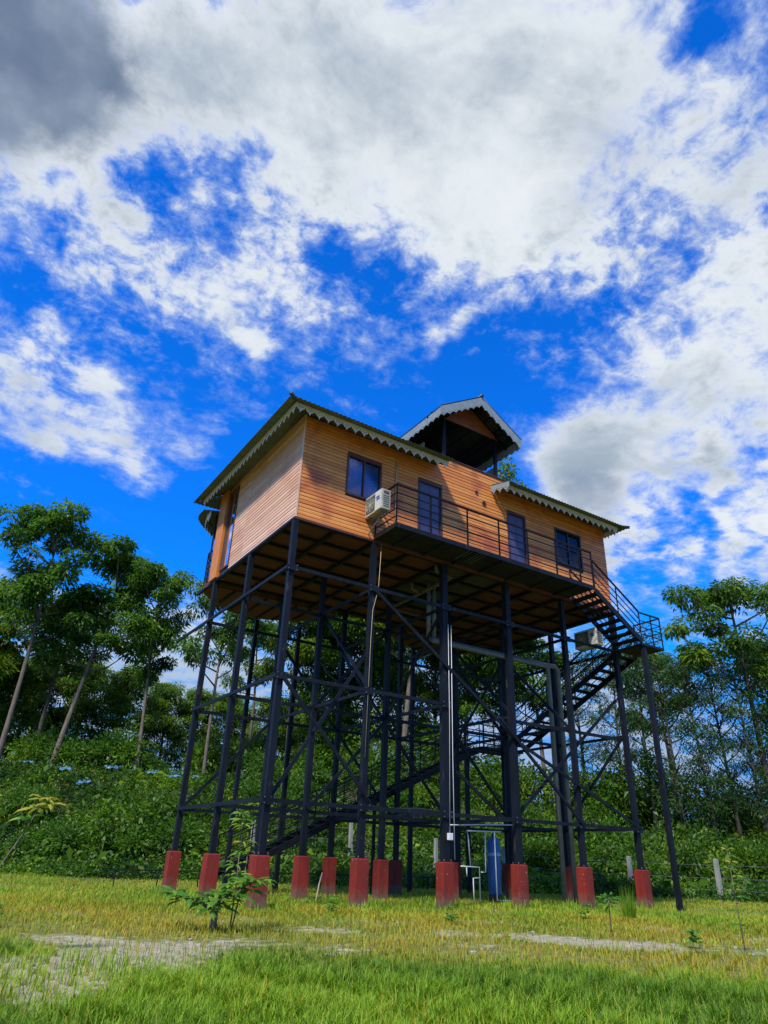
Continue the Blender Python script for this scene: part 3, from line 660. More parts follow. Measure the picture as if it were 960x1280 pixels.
# roofs -------------------------------------------------------------------
OV, EZ, SL = .85, 11.30, .27
def corr(name, pts_fn, n, mat, parent, thick=.004):
    """corrugated sheet: pts_fn(k/n) -> (low point, high point), waved along z"""
    V = []; Fc = []
    for k in range(n + 1):
        lo, hi = pts_fn(k / n); wv = .016 * math.cos(k * math.pi / 2)
        V += [(lo[0], lo[1], lo[2] + wv), (hi[0], hi[1], hi[2] + wv)]
    for k in range(n): Fc.append((2 * k, 2 * k + 2, 2 * k + 3, 2 * k + 1))
    o = part(MB().add(V, Fc), name, mat, parent, smooth=True)
    sm = o.modifiers.new('sheet', 'SOLIDIFY'); sm.thickness = thick; sm.offset = 1
    return o
def slope_pt(x, t_, y0, dy): return (x, y0 + dy * t_, EZ + SL * t_)
YR = YB + .6   # back eave
TM = (YR + OV) / 2
def roof_block(xa, xb, hipL, hipR):
    rf = empty('roof'); rf.parent = house
    def ext(x):
        v = TM
        if hipL: v = min(v, x - xa)
        if hipR: v = min(v, xb - x)
        return max(v, .02)
    n = int((xb - xa) / .033)
    corr('roof_sheet', lambda u: ((xa + (xb - xa) * u, -OV, EZ), (xa + (xb - xa) * u, -OV + ext(xa + (xb - xa) * u), EZ + SL * ext(xa + (xb - xa) * u))), n, 'roof', rf)
    corr('roof_sheet', lambda u: ((xa + (xb - xa) * u, YR, EZ), (xa + (xb - xa) * u, YR - ext(xa + (xb - xa) * u), EZ + SL * ext(xa + (xb - xa) * u))), n, 'roof', rf)
    for hip, x0, sg in ((hipL, xa, 1), (hipR, xb, -1)):
        if not hip: continue
        L = YR + OV; n2 = int(L / .033)
        corr('roof_sheet', lambda u: ((x0, -OV + L * u, EZ), (x0 + sg * max(min(L * u, L - L * u), .02), -OV + L * u, EZ + SL * max(min(L * u, L - L * u), .02))), n2, 'roof', rf)
        part(MB().tube([(x0 - sg * .03, -OV - .03, EZ + .02), (x0 + sg * TM, -OV + TM, EZ + SL * TM + .03)], .05, 8), 'ridge_cap', 'roofdark', rf, smooth=True)
    xl, xr = (xa + TM if hipL else xa), (xb - TM if hipR else xb)
    part(MB().tube([(xl, -OV + TM, EZ + SL * TM + .03), (xr, -OV + TM, EZ + SL * TM + .03)], .05, 8), 'ridge_cap', 'roofdark', rf, smooth=True)
    # purlins and soffit
    part(MB().box(xa + .30, xb - (.30 if hipR else 0), -.40, -.36, EZ + .02, EZ + .10), 'eave_purlin', 'brownframe', rf)
    return rf
def scallop(p, q, top, hgt, pitch=.27, depth=.22, th=.018, parent=None, mat='fascia', rake=False, name='fascia_board'):
    """board from p to q hanging down from `top`, lower edge cut in pointed lobes"""
    p = Vector(p); q = Vector(q); L = (q - p).length; n = max(1, round(L / pitch)); m = 8
    d = (q - p) / L; nrm = Vector((d.y, -d.x, 0)).normalized() * th / 2
    prof = [(0.0, .10), (.10, .45), (.16, .40), (.30, .62), (.38, .60), (.5, 1.0), (.62, .60), (.70, .62), (.84, .40), (.90, .45)]
    us = [((k + u) / n, dp) for k in range(n) for u, dp in prof] + [(1.0, .10)]
    V = []; Fc = []
    for u, dp in us:
        c = p.lerp(q, u)
        for sg in (1, -1): V += [c + nrm * sg, c + nrm * sg - Vector((0, 0, hgt + depth * dp))]
    for k in range(len(us) - 1):
        a = 4 * k; b_ = a + 4
        Fc += [(a, a + 1, b_ + 1, b_), (a + 2, b_ + 2, b_ + 3, a + 3), (a, b_, b_ + 2, a + 2), (a + 1, a + 3, b_ + 3, b_ + 1)]
    Fc += [(0, 2, 3, 1), (4 * (len(us) - 1), 4 * (len(us) - 1) + 1, 4 * (len(us) - 1) + 3, 4 * (len(us) - 1) + 2)]
    o = part(MB().add(V, Fc), name, mat, parent)
    # punched dots of the lace
    for k in range(n):
        c = p.lerp(q, (k + .5) / n) - Vector((0, 0, hgt + depth * .42)) + nrm * 1.08
        dots.append((c, d, nrm))
    return o
dots = []
FO = .58
r1 = roof_block(-OV, 4.40, True, False)
scallop((-FO, -FO, EZ + .06), (4.38, -FO, EZ + .05), 0, .05, parent=r1); scallop((-FO, YR - .28, EZ + .06), (-FO, -FO, EZ + .05), 0, .05, parent=r1)
r2 = roof_block(6.50, XE + .32, False, True)
scallop((6.52, -FO, EZ + .06), (XE + .08, -FO, EZ + .05), 0, .05, parent=r2); scallop((XE + .08, -FO, EZ + .06), (XE + .08, YR - .28, EZ + .05), 0, .05, parent=r2)
scallop((6.50, .0, EZ + .20), (6.50, -OV + .02, EZ + .0), 0, .10, parent=r2, mat='fascia2')
# close the gables beside the terrace
for x in (4.36, 6.56):
    part(MB().add([(x, .12, ZW - .3), (x, YB, ZW - .3), (x, YB + .0, EZ + SL * .55), (x, -OV + TM, EZ + SL * TM), (x, .12, EZ + SL * .95)], [(0, 1, 2, 3, 4)]), 'gable_wall', 'fascia2')
part(MB().box(4.4, 6.5, .14, YB - .13, 11.50, 11.58), 'terrace_floor', 'damp')
# veranda roofs at the back
for V_, cx in ((VL, 2.1), (VR, 9.1)):
    vr = empty('veranda_roof'); vr.parent = house
    o_ = []
    for k, (x, y) in enumerate(V_):
        dx, dy = x - cx, y - YB + .6; l = math.hypot(dx, dy); o_.append((x + dx / l * .55, max(y + dy / l * .5, YB - .1)))
    ctr = Vector((cx, YB + .05, 11.42)); V = []; Fc = []
    m = len(o_) * 3
    for k in range(m + 1):
        u = k / m * (len(o_) - 1); i = min(int(u), len(o_) - 2); f_ = u - i
        x = o_[i][0] * (1 - f_) + o_[i + 1][0] * f_; y = o_[i][1] * (1 - f_) + o_[i + 1][1] * f_
        wv = .012 * (-1) ** k
        V += [(x, y, 10.93 + wv), (ctr.x + (x - ctr.x) * .04, ctr.y + (y - ctr.y) * .04, ctr.z)]
    for k in range(m): Fc.append((2 * k, 2 * k + 2, 2 * k + 3, 2 * k + 1))
    o = part(MB().add(V, Fc), 'roof_sheet', 'roof', vr); sm = o.modifiers.new('s', 'SOLIDIFY'); sm.thickness = .008
    for k in range(0, len(o_) - 1, 2):
        a, b_ = o_[k], o_[min(k + 2, len(o_) - 1)]
        ia = (a[0] + (cx - a[0]) * .09, a[1] + (YB - a[1]) * .09); ib = (b_[0] + (cx - b_[0]) * .09, b_[1] + (YB - b_[1]) * .09)
        if math.hypot(ib[0] - ia[0], ib[1] - ia[1]) > .2: scallop((*ia, 10.96), (*ib, 10.96), 0, .12, parent=vr)
# rooftop shelter -----------------------------------------------------------
GXL, GXR, GY0, GY1, GZ, GR = 4.10, 7.38, -.60, 5.2, 13.24, 14.26
GM = (GXL + GXR) / 2
sh_ = empty('rooftop_shelter'); sh_.parent = house
def gcorr(xe, sgn):
    n = int((GY1 - GY0) / .033)
    corr('roof_sheet', lambda u: ((xe, GY0 + (GY1 - GY0) * u, GZ), (GM, GY0 + (GY1 - GY0) * u, GR)), n, 'roofdark', sh_)
gcorr(GXL, 1); gcorr(GXR, -1)
part(MB().tube([(GM, GY0 - .04, GR + .035), (GM, GY1, GR + .035)], .05, 8), 'ridge_cap', 'roofdark', sh_, smooth=True)
for x0, x1 in ((GXL, GM), (GXR, GM)):
    scallop((x0, GY0 + .02, GZ - .015), (x1, GY0 + .02, GR - .015), 0, .27, pitch=.26, depth=.12, parent=sh_, mat='fascia2')
scallop((GXL + .03, GY1, GZ - .0), (GXL + .03, GY0 + .05, GZ - .0), 0, .24, pitch=.26, depth=.12, parent=sh_, mat='fascia2')
scallop((GXR - .03, GY0 + .05, GZ - .0), (GXR - .03, GY1, GZ - .0), 0, .24, pitch=.26, depth=.12, parent=sh_, mat='fascia2')
TB = 13.42
for x in (4.74, 6.84):
    for y in (.06, 4.6): part(MB().box(x - .045, x + .045, y, y + .09, 11.58, TB - .04), 'post', 'steel', sh_)
    part(MB().bar((x, -.3, TB), (x, GY1 - .1, TB), .07, .08), 'eave_beam', 'steel', sh_)
for y in (.10, 2.3, 4.6):
    part(MB().bar((GXL + .15, y, TB - .08 if False else TB + .0), (GXR - .15, y, TB + .0), .06, .06), 'tie_beam', 'steel', sh_)
    for x0 in (GXL, GXR): part(MB().bar((x0, y, GZ - .05), (GM, y, GR - .05), .05, .07), 'rafter', 'steel', sh_)
for q in (.12, .38, .64, .88):
    for x0 in (GXL, GXR):
        x = x0 + (GM - x0) * q; z = GZ + (GR - GZ) * q - .035; part(MB().bar((x, GY0 + .06, z), (x, GY1 - .05, z), .04, .03), 'purlin', 'steel', sh_)
part(MB().add([(4.74, .03, TB + .04), (6.84, .03, TB + .04), (GM, .03, GR - .07), (4.74, .055, TB + .04), (6.84, .055, TB + .04), (GM, .055, GR - .07)], [(0, 1, 2), (5, 4, 3), (0, 3, 4, 1), (1, 4, 5, 2), (2, 5, 3, 0)]), 'gable_board', 'gable', sh_)
part(MB().bar((4.70, .035, TB + .0), (6.90, .035, TB + .0), .03, .10), 'gable_board', 'gable', sh_)
part(MB().box(6.90, 6.94, .25, 4.5, 11.6, 12.45), 'side_panel', 'fascia2', sh_)
part(MB().add([(4.62, 1.0, 12.35), (4.62, 3.6, 12.35), (4.62, 3.6, 13.05), (4.62, 1.0, 12.95), (4.66, 1.0, 12.35), (4.66, 3.6, 12.35), (4.66, 3.6, 13.05), (4.66, 1.0, 12.95)], [(0, 1, 2, 3), (7, 6, 5, 4), (0, 3, 7, 4), (1, 5, 6, 2), (3, 2, 6, 7), (0, 4, 5, 1)]), 'side_panel', 'fascia2', sh_)
# lace dots: tiny, one joined relief part
mb = MB()
for c, d, nr in dots:
    for dx, dz in ((0, 0), (-.05, .03), (.05, .03)):
        cc = c + d * dx + Vector((0, 0, dz)); u_ = Vector((0, 0, 1)); r_ = .014
        V = [cc + nr * .25 + (d * math.cos(a) + u_ * math.sin(a)) * r_ for a in [k * math.pi / 3 for k in range(6)]]
        V2 = [v - nr * .2 for v in V]
        mb.add(V + V2, [tuple(range(6)), tuple(range(6, 12))[::-1]] + [(k, (k + 1) % 6, (k + 1) % 6 + 6, k + 6) for k in range(6)])
o = part(mb, 'lace_hole', 'blackframe'); o['kind'] = 'stuff'

# pipes fixed to the frame ----------------------------------------------------
part(MB().tube([(4.55, .25, 8.44), (4.60, .30, 8.24), (5.15, .32, 8.20), (5.15, 2.3, 8.14), (5.1, 3.4, 8.1), (6.4, 3.3, 8.05)], .055, 10), 'drain_pipe', 'pvcd', smooth=True)
part(MB().tube([(4.75, 1.7, 8.44), (4.75, 1.7, 8.16), (5.15, 1.75, 8.14)], .045, 10), 'drain_pipe', 'pvcd', smooth=True)
part(MB().tube([(6.26, 2.8, 8.44), (6.28, 2.8, 8.1), (6.8, 3.3, 8.05)], .045, 10), 'drain_pipe', 'pvcd', smooth=True)
for x, zt, yy in ((10.45, 6.72, 1.5), (9.92, 6.66, 1.42)):
    part(MB().tube([(5.3, yy, zt - .02), (x - .08, yy, zt), (x, yy, zt - .08), (x, yy, float(gz(x, yy)) - .1)], .075, 12), 'downpipe', 'pvc', smooth=True)
for x in (5.22, 5.42): part(MB().tube([(x, 1.5, 8.44), (x, 1.5, 6.68)], .06, 10), 'downpipe', 'pvc', smooth=True)
part(MB().tube([(2.48, -.1, 8.36), (2.44, -.1, 7.1), (2.29, -.11, 6.5), (2.27, -.11, 5.7), (2.25, -.11, 3.0)], .006, 6), 'cable', 'cream', smooth=True)
part(MB().tube([(4.66, -.13, 6.6), (4.68, -.13, 4.2), (4.66, -.13, 1.55)], .007, 6), 'cable', 'pvcw', smooth=True)
part(MB().tube([(4.76, -.13, 6.6), (4.77, -.13, 3.2), (4.80, -.13, 1.0)], .008, 6), 'cable', 'pvcw', smooth=True)
sb_ = part(MB().box(4.60, 4.73, -.17, -.09, 1.40, 1.55), 'socket_box', 'pvcw', bevel=.01)
part(MB().tube([(2.5, .12, 2.5), (2.48, .12, 2.2), (2.62, .12, 2.02), (2.9, .12, 1.94), (3.4, .12, 2.0), (4.0, .12, 2.03), (4.7, .12, 1.99)], .03, 8), 'hose', 'black', smooth=True)

# ------------------------------------------------------------------ air conditioners
def aircon(loc, w_, d_, h_):
    a = empty('air_conditioner', loc)
    # fan face looks to -x, the unit reaches out along -y
    part(MB().box(0, d_, -w_, 0, 0, h_), 'casing', 'acside' if w_ < .85 else 'white', a, bevel=.012)
    part(MB().box(-.006, -.001, -w_ + .33, -.05, .06, h_ - .06), 'fan_opening', 'grille', a)
    cy, cz = -(w_ - .33 + .05) / 2, h_ / 2; mb = MB()
    for r in (.05, .10, .15, .20):
        if r < h_ / 2 - .04: mb.tube([(-.016, cy + r * math.cos(k * math.pi / 12), cz + r * math.sin(k * math.pi / 12)) for k in range(25)], .004, 4, False)
    for k in range(8): mb.bar((-.016, cy, cz), (-.016, cy + .2 * math.cos(k * math.pi / 4), cz + .2 * math.sin(k * math.pi / 4)), .006)
    part(mb, 'fan_guard', 'white', a)
    part(MB().box(-.01, -.001, -w_ + .03, -w_ + .30, .02, h_ - .02), 'side_panel', 'white', a)
    b_ = part(MB().box(-.014, -.0105, -w_ + .09, -w_ + .24, h_ * .62, h_ * .70).box(-.014, -.0105, -w_ + .07, -w_ + .22, h_ * .50, h_ * .58), 'badge', 'bluelogo', a)
    for k in range(6): part(MB().box(.05, d_ - .05, -w_ - .008, -w_ - .001, .08 + k * .06, .10 + k * .06), 'louvre', 'grille', a)
    part(MB().box(.06, d_ - .06, -w_ - .012, -w_ - .001, h_ - .12, h_ - .05), 'service_cover', 'grille', a)
    for y in (-.12, -w_ + .12): part(MB().box(.02, d_ + .02, y - .02, y + .02, -.045, -.002), 'bracket', 'wire', a)
    part(MB().bar((d_ * .5, -w_ + .05, -.06), (d_ * .5, .2, -.06), .03).bar((d_ * .5, -w_ + .12, -.06), (d_ * .5, .02, -.42), .025), 'bracket', 'wire', a)
    return a
ac = aircon((1.96, -.04, 8.98), .80, .28, .58); tag(ac, 'grey stained air conditioner unit hung on the boarded wall beside the balcony rail', 'air conditioner', 'outdoor air conditioning units')
ac2 = aircon((10.95, 1.12, 7.32), .92, .32, .56); tag(ac2, 'beige air conditioner unit hung below the floor behind the upper stairs', 'air conditioner', 'outdoor air conditioning units')

# ------------------------------------------------------------------ water filter and its pipes
tk = empty('filter_tank', (8.28, 2.45, 0)); tag(tk, 'tall blue water filter cylinder standing beside a red pedestal', 'water tank')
r_ = .185
part(MB().lathe([(r_ * .9, .0), (r_ * .95, .18)], 24), 'tank_base', 'black', tk, smooth=False)
part(MB().lathe([(r_ * .8, .16), (r_, .22), (r_, 1.12), (r_, 1.42), (r_ * .93, 1.52), (r_ * .7, 1.60), (r_ * .3, 1.635), (.04, 1.64)], 28), 'tank_shell', 'tank', tk, smooth=True)
part(MB().lathe([(r_ + .002, 1.14), (r_ + .006, 1.15), (r_ + .006, 1.21), (r_ + .002, 1.22)], 28), 'tank_band', 'tankband', tk, smooth=False)
part(MB().lathe([(.05, 1.63), (.05, 1.72), (.03, 1.74)], 12), 'valve_head', 'black', tk)
pf = empty('water_pipes', (0, 2.25, 0)); tag(pf, 'white plastic water pipes bent around beside the blue filter cylinder', 'pipes')
for pts in ([(6.9, 0, .86), (7.55, 0, .85), (7.56, 0, -.05)], [(7.57, 0, .59), (7.33, 0, .58), (7.35, 0, -.02)], [(7.24, 0, .88), (7.18, 0, 1.60), (7.13, 0, 1.74), (8.4, 0, 1.77)],
            [(7.8, 0, 1.74), (7.78, 0, .73), (7.61, 0, .73)], [(7.10, 0, .84), (7.11, 0, .62)], [(8.1, -.05, 1.76), (8.12, -.05, .06), (8.6, -.05, .05)], [(6.6, .1, 1.86), (7.6, .1, 1.92), (8.95, .1, 1.98)]):
    part(MB().tube(pts, .017, 8), 'pipe', 'pvcw', pf, smooth=True)

# ------------------------------------------------------------------ fence, rail, small things
fence = empty('wire_fence', (0, 0, 0)); tag(fence, 'rough concrete posts with thin wires along the foot of the bank', 'fence')
fpos = [(23.5, 1.2), (20.57, 3.65), (19.3, 6.7), (18.6, 9.3), (16.6, 11.2), (14.2, 13.0), (11.0, 15.0), (7.2, 17.0)]
for i, (x, y) in enumerate(fpos):
    z = float(gz(x, y)); lean = rnd.uniform(-.09, .09)
    V = [(x + dx * q + lean * k, y + dy * q, zz) for k, (zz, q) in enumerate(((z - .2, .085), (z + 1.42, .07))) for dx, dy in ((-1, -1), (1, -1), (1, 1), (-1, 1))]
    part(MB().add(V, [(3, 2, 1, 0), (4, 5, 6, 7)] + [(k, (k + 1) % 4, (k + 1) % 4 + 4, k + 4) for k in range(4)]), 'post', 'conc', fence, bevel=.01)
for h in (.35, .75, 1.2):
    part(MB().tube([(x, y, float(gz(x, y)) + h) for x, y in fpos], .006, 4), 'wire', 'wire', fence)
prl = empty('pipe_rail', (0, 0, 0)); tag(prl, 'low thin black pipe rail on short stakes behind the red pedestals', 'rail')
part(MB().tube([(-.6, 8.9, .42), (4, 8.9, .44), (13.5, 8.8, .42)], .018, 6), 'rail', 'rail', prl)
for k in range(12): part(MB().tube([(-.5 + k * 1.25, 8.9, .42), (-.5 + k * 1.25, 8.9, -.1)], .018, 6), 'stake', 'rail', prl)
part(MB().tube([(11.6, .0, .86), (13.2, .6, .82)], .016, 6), 'rail', 'rail', prl)
sk = MB().tube([(2.48, 2.2, -.1), (2.55, 2.2, .35), (2.62, 2.2, .62)], [.02, .018, .012], 6).build('wooden_stick', M_['stick']); tag(sk, 'pale dry stick leaning in the grass before a red pedestal', 'stick')

def gpos(e, s): x, y = xy(e, s); return x, y, float(gz(x, y))
TL = ['small blue tarp scrap at the top of the bank left of the leftmost trunks', 'crumpled blue tarp scrap between the two left tree trunks', 'blue tarp scrap lying just below the crest right of the leaning trunk', 'bright blue tarp sheet lying highest on the bank',
      'pale blue tarp scrap beside the second grey trunk', 'light blue tarp square left of the leftmost stilt', 'light blue tarp scrap seen right of the leftmost stilt']
for i, (px, e_, sz) in enumerate(((22, 43.5, .6), (75, 41.5, .65), (103, 39.5, .6), (138, 43.3, .8), (190, 42.5, .6), (219, 41.5, .55), (244, 41.5, .5))):
    s_ = (px - 480 + 0) / 958 * e_; x, y, z = gpos(e_, s_)
    n = 7; V = []; Fc = []; rr = random.Random(i)
    for a in range(n):
        for c in range(n): V.append((lambda X_, Y_: (X_, Y_, float(gz(X_, Y_)) + .46 + .12 * sz * rr.random() + .05 * math.sin(a * 2.1 + c + i)))(x + (a / (n - 1) - .5) * sz * rr.uniform(1.0, 1.35), y + (c / (n - 1) - .5) * sz * rr.uniform(.8, 1.1)))
    for a in range(n - 1):
        for c in range(n - 1): k = a * n + c; Fc.append((k, k + n, k + n + 1, k + 1))
    o = MB().add(V, Fc).build('tarp_scrap', M_['tarp'], smooth=True); sm = o.modifiers.new('s', 'SOLIDIFY'); sm.thickness = .03
    tag(o, TL[i], 'tarp', 'blue tarp scraps on the bank')

# ------------------------------------------------------------------ trees
def tree_meshes(seed, H, style, leafmat_):
    rng = np.random.RandomState(seed); R_ = random.Random(seed)
    if style == 'tall': p = dict(cb=.42, nb=17, bl=(.17, .34), tr=.011, rise=.75, rc=.056, per=230, ll=.34, lw=.13, cl=(2, 4))
    elif style == 'spread': p = dict(cb=.55, nb=15, bl=(.22, .38), tr=.014, rise=.45, rc=.062, per=240, ll=.33, lw=.13, cl=(2, 4))
    elif style == 'bushy': p = dict(cb=.12, nb=30, bl=(.22, .40), tr=.018, rise=.5, rc=.09, per=190, ll=.30, lw=.12, cl=(2, 4))
    else: p = dict(cb=.16, nb=30, bl=(.10, .22), tr=.010, rise=.8, rc=.055, per=110, ll=.27, lw=.075, cl=(1, 3))
    mb = MB(); lx, ly = R_.uniform(-.05, .05) * H, R_.uniform(-.05, .05) * H
    def tp(u): return Vector((lx * u * u + .02 * H * math.sin(3 * u + seed), ly * u * u, u * H))
    mb.tube([tp(u) for u in np.linspace(0, .97, 12)], [H * p['tr'] * (1 - .8 * u) + .015 for u in np.linspace(0, .97, 12)], 8)
    cl = []
    for k in range(p['nb']):
        u = p['cb'] + (1 - p['cb']) * (k + R_.random() * .7) / p['nb']; base = tp(min(u, .96))
        prof = math.sin(math.pi * min(1, .22 + .78 * (u - p['cb']) / (1 - p['cb']))) ** .6 if style != 'fine' else .6 + .4 * math.sin(math.pi * (u - p['cb']) / (1 - p['cb']))
        L = H * R_.uniform(*p['bl']) * prof; az = k * 2.4 + R_.uniform(-.5, .5)
        d = Vector((math.cos(az), math.sin(az), p['rise'] * R_.uniform(.5, 1.5)))
        tip = base + d.normalized() * L; mid = base.lerp(tip, .5) + Vector((0, 0, -L * .06)); tip.z += L * .12
        mb.tube([base, mid, tip], [H * .004 + .012, H * .0028 + .008, .012], 5)
        n = R_.randint(*p['cl'])
        for c in range(n):
            f = R_.uniform(.5, 1.05); q = base.lerp(tip, f); r = H * p['rc'] * R_.uniform(.7, 1.25)
            q += Vector((R_.uniform(-1, 1), R_.uniform(-1, 1), R_.uniform(-.5, .7))) * r * .9
            cl.append((q, r, R_.random()))
            if R_.random() < .5: mb.tube([base.lerp(tip, f * .7), q], [.02, .01], 4)
    cl.append((tp(1.0), H * p['rc'], .8))
    Cs, Ds, T = [], [], []
    for q, r, tn in cl:
        n = int(p['per'] * R_.uniform(.75, 1.25)); uu = norm(rng.normal(0, 1, (n, 3)) + [0, 0, .35])
        rad_ = rng.uniform(.25, 1, (n, 1)) ** .6
        pos = np.array(q)[None] + uu * rad_ * r * [1.15, 1.15, .62]
        dd = uu * [1, 1, .4] + rng.normal(0, .35, (n, 3)) + [0, 0, -.30]
        Cs.append(pos); Ds.append(dd); T.append(np.clip(rng.normal(.15 + .55 * tn, .17, n), 0, 1))
    C = np.concatenate(Cs); Dd = np.concatenate(Ds); T = np.concatenate(T); n = len(C)
    V, F_ = leafgeo(C, Dd, p['ll'] * rng.uniform(.6, 1.25, n), p['lw'] * rng.uniform(.7, 1.3, n), rng)
    crown = npmesh('crown', V, F_, leafmat_, np.repeat(T, 4))
    tm = bpy.data.meshes.new('trunk'); tm.from_pydata(mb.v, [], mb.f); tm.update(); tm.materials.append(M_['bark' if style in ('tall', 'spread') else 'barkdark'])
    tm.polygons.foreach_set('use_smooth', [True] * len(tm.polygons))
    return crown, tm
H0 = 15.0
PT = {'tall': [tree_meshes(s, H0, 'tall', M_['leafA']) for s in (11, 12, 13)], 'spread': [tree_meshes(s, H0, 'spread', M_['leafB']) for s in (21, 22)],
      'bushy': [tree_meshes(s, 10.0, 'bushy', M_['leafB']) for s in (31, 32, 33)], 'fine': [tree_meshes(s, 14.0, 'fine', M_['leafC']) for s in (41, 42, 43)]}
BASEH = {'tall': 15.0, 'spread': 15.0, 'bushy': 10.0, 'fine': 14.0}
NAMES = {'tall': 'tall_tree', 'spread': 'spreading_tree', 'bushy': 'bushy_tree', 'fine': 'slender_tree'}
def tree(kind, v, px, e_, H, rz, label, group='trees on the bank behind the house', lean=(0, 0), wide=1.0):
    s_ = (px - 480) / 958 * e_; x, y, z = gpos(e_, s_); k = H / BASEH[kind]
    r = empty(NAMES[kind], (x, y, z - .3)); r.rotation_euler = (lean[0], lean[1], rz); r.scale = (k * wide, k * wide, k)
    cm, tm = PT[kind][v % len(PT[kind])]
    link('crown', cm, r); link('trunk', tm, r)
    tag(r, label, 'tree', group); return r
T_ = [('tall', 0, 62, 44, 14.4, .3, 'tall leafy tree with a leaning pale trunk rising above the left bank', (.0, .10), 1.1),
      ('tall', 1, 168, 44, 13.0, 2.0, 'straight grey trunked tree with a narrow crown standing left of the stilts', (0, .05), .8),
      ('tall', 2, 258, 43, 13.2, 4.0, 'thin tall tree whose crown shows under the corner of the house', (0, .04), .8),
      ('tall', 1, -15, 42, 16.2, 1.0, 'tall tree whose dark crown enters at the left edge of the view', (0, 0), .9),
      ('tall', 2, 35, 50, 12.5, 3.0, 'leafy tree half hidden behind the tallest left tree', (0, 0), 1.2),
      ('spread', 0, 1000, 42, 14.6, .6, 'spreading tree with tiered crown standing highest at the right edge', (0, -.10), 1.0),
      ('spread', 1, 872, 46, 10.5, 2.4, 'light green spreading tree just right of the upper stair landing', (0, 0), 1.0),
      ('tall', 0, 700, 47, 12.5, 2.4, 'leafy tree showing between the grey drain pipes and stairs', (0, 0), 1.1),
      ('tall', 1, 600, 48, 14.5, 5.2, 'tall tree seen between the fourth and fifth front stilts', (0, 0), 1.2),
      ('spread', 0, 520, 46, 14.0, 3.3, 'spreading tree directly behind the middle of the stilts', (0, 0), 1.1),
      ('tall', 2, 430, 47, 14.0, .9, 'leafy tree behind the second front stilt with pale trunk', (0, 0), 1.1),
      ('spread', 1, 365, 46, 13.0, 5.0, 'light green tree crown showing between the first two front stilts', (0, 0), .9),
      ('bushy', 1, 470, 50, 12.5, 1.1, 'bright green leafy tree low behind the third front stilt', (0, 0), .8),
      ('bushy', 2, 560, 52, 13.0, 4.1, 'bright green leafy tree behind the tall white cables', (0, 0), .7),
      ('tall', 1, 655, 46, 12.0, 3.1, 'leafy tree with drooping crown just left of the grey drain pipes', (0, 0), 1.1),
      ('bushy', 0, 400, 50, 11.5, 2.1, 'bright green bushy tree behind the second front stilt', (0, 0), .7),
      ('spread', 1, 310, 50, 11.5, 2.7, 'airy light green tree just left of the first front stilt', (0, 0), .8)]
for k_, v_, px, e_, H, rz, lb, ln, wd in T_: tree(k_, v_, px, e_, H, rz, lb, lean=ln, wide=wd)
rr = random.Random(8)
def many(kind, lst, label, group):
    for i, (px, e_, H) in enumerate(lst):
        z_ = 'outside the view at left' if px < -30 else 'left of the stilts' if px < 215 else 'seen between the left stilts' if px < 460 else 'seen between the right stilts' if px < 790 else 'right of the landing post' if px < 930 else 'at the right edge'
        tree(kind, i, px, e_, H * rr.uniform(.92, 1.08), rr.uniform(0, 6.28), label + ' ' + z_, group + ' ' + z_, wide=rr.uniform(.9, 1.15))
many('bushy', [(-40, 50, 9), (15, 56, 9), (80, 58, 8.5), (135, 56, 8.5), (195, 60, 8.5), (240, 62, 8), (285, 62, 7.5), (335, 62, 8), (385, 62, 7.5), (430, 64, 7)],
     'bushy mid green tree beyond the crest of the bank', 'bushy trees beyond the bank')
many('fine', [(760, 46, 10.5), (805, 44, 10.5), (842, 43, 11), (880, 41, 10), (915, 40, 9.5), (950, 42, 9.5), (990, 40, 11), (655, 52, 9), (560, 54, 9), (1030, 44, 12)],
     'slender dark fine leaved tree on the bank', 'slender trees in the thicket')
many('bushy', [(-90, 48, 13), (1080, 46, 13), (1130, 44, 12), (-150, 46, 13)], 'bushy green tree standing further along the bank', 'bushy trees at both ends of the bank')

# bushes on the bank and along the fence
def bush_mesh(seed, mat, n=2000, ll=.12, lw=.055):
    rng = np.random.RandomState(seed); k = 9
    cc = rng.uniform(-1, 1, (k, 3)) * [.6, .6, .35] + [0, 0, .55]; ci = rng.randint(0, k, n); tn = rng.uniform(0, 1, k)[ci]
    u = norm(rng.normal(0, 1, (n, 3)) + [0, 0, .4]); C = cc[ci] + u * rng.uniform(.1, .5, (n, 1)); C[:, 2] = np.abs(C[:, 2])
    V, F_ = leafgeo(C, u + rng.normal(0, .4, (n, 3)), ll * rng.uniform(.6, 1.4, n), lw * rng.uniform(.7, 1.3, n), rng)
    f = npmesh('foliage', V, F_, mat, np.repeat(np.clip(rng.normal(.2 + .5 * tn, .15), 0, 1), 4))
    mb = MB()
    for j in range(k): mb.tube([(0, 0, -.1), tuple(cc[j] * [.5, .5, .6]), tuple(cc[j])], [.03, .02, .01], 5)
    st = bpy.data.meshes.new('stems'); st.from_pydata(mb.v, [], mb.f); st.update(); st.materials.append(M_['barkdark'])
    return f, st
BM = [bush_mesh(51, M_['cover']), bush_mesh(52, M_['leafB'], 1800, .15, .06), bush_mesh(53, M_['leafA'], 2000, .13, .05)]
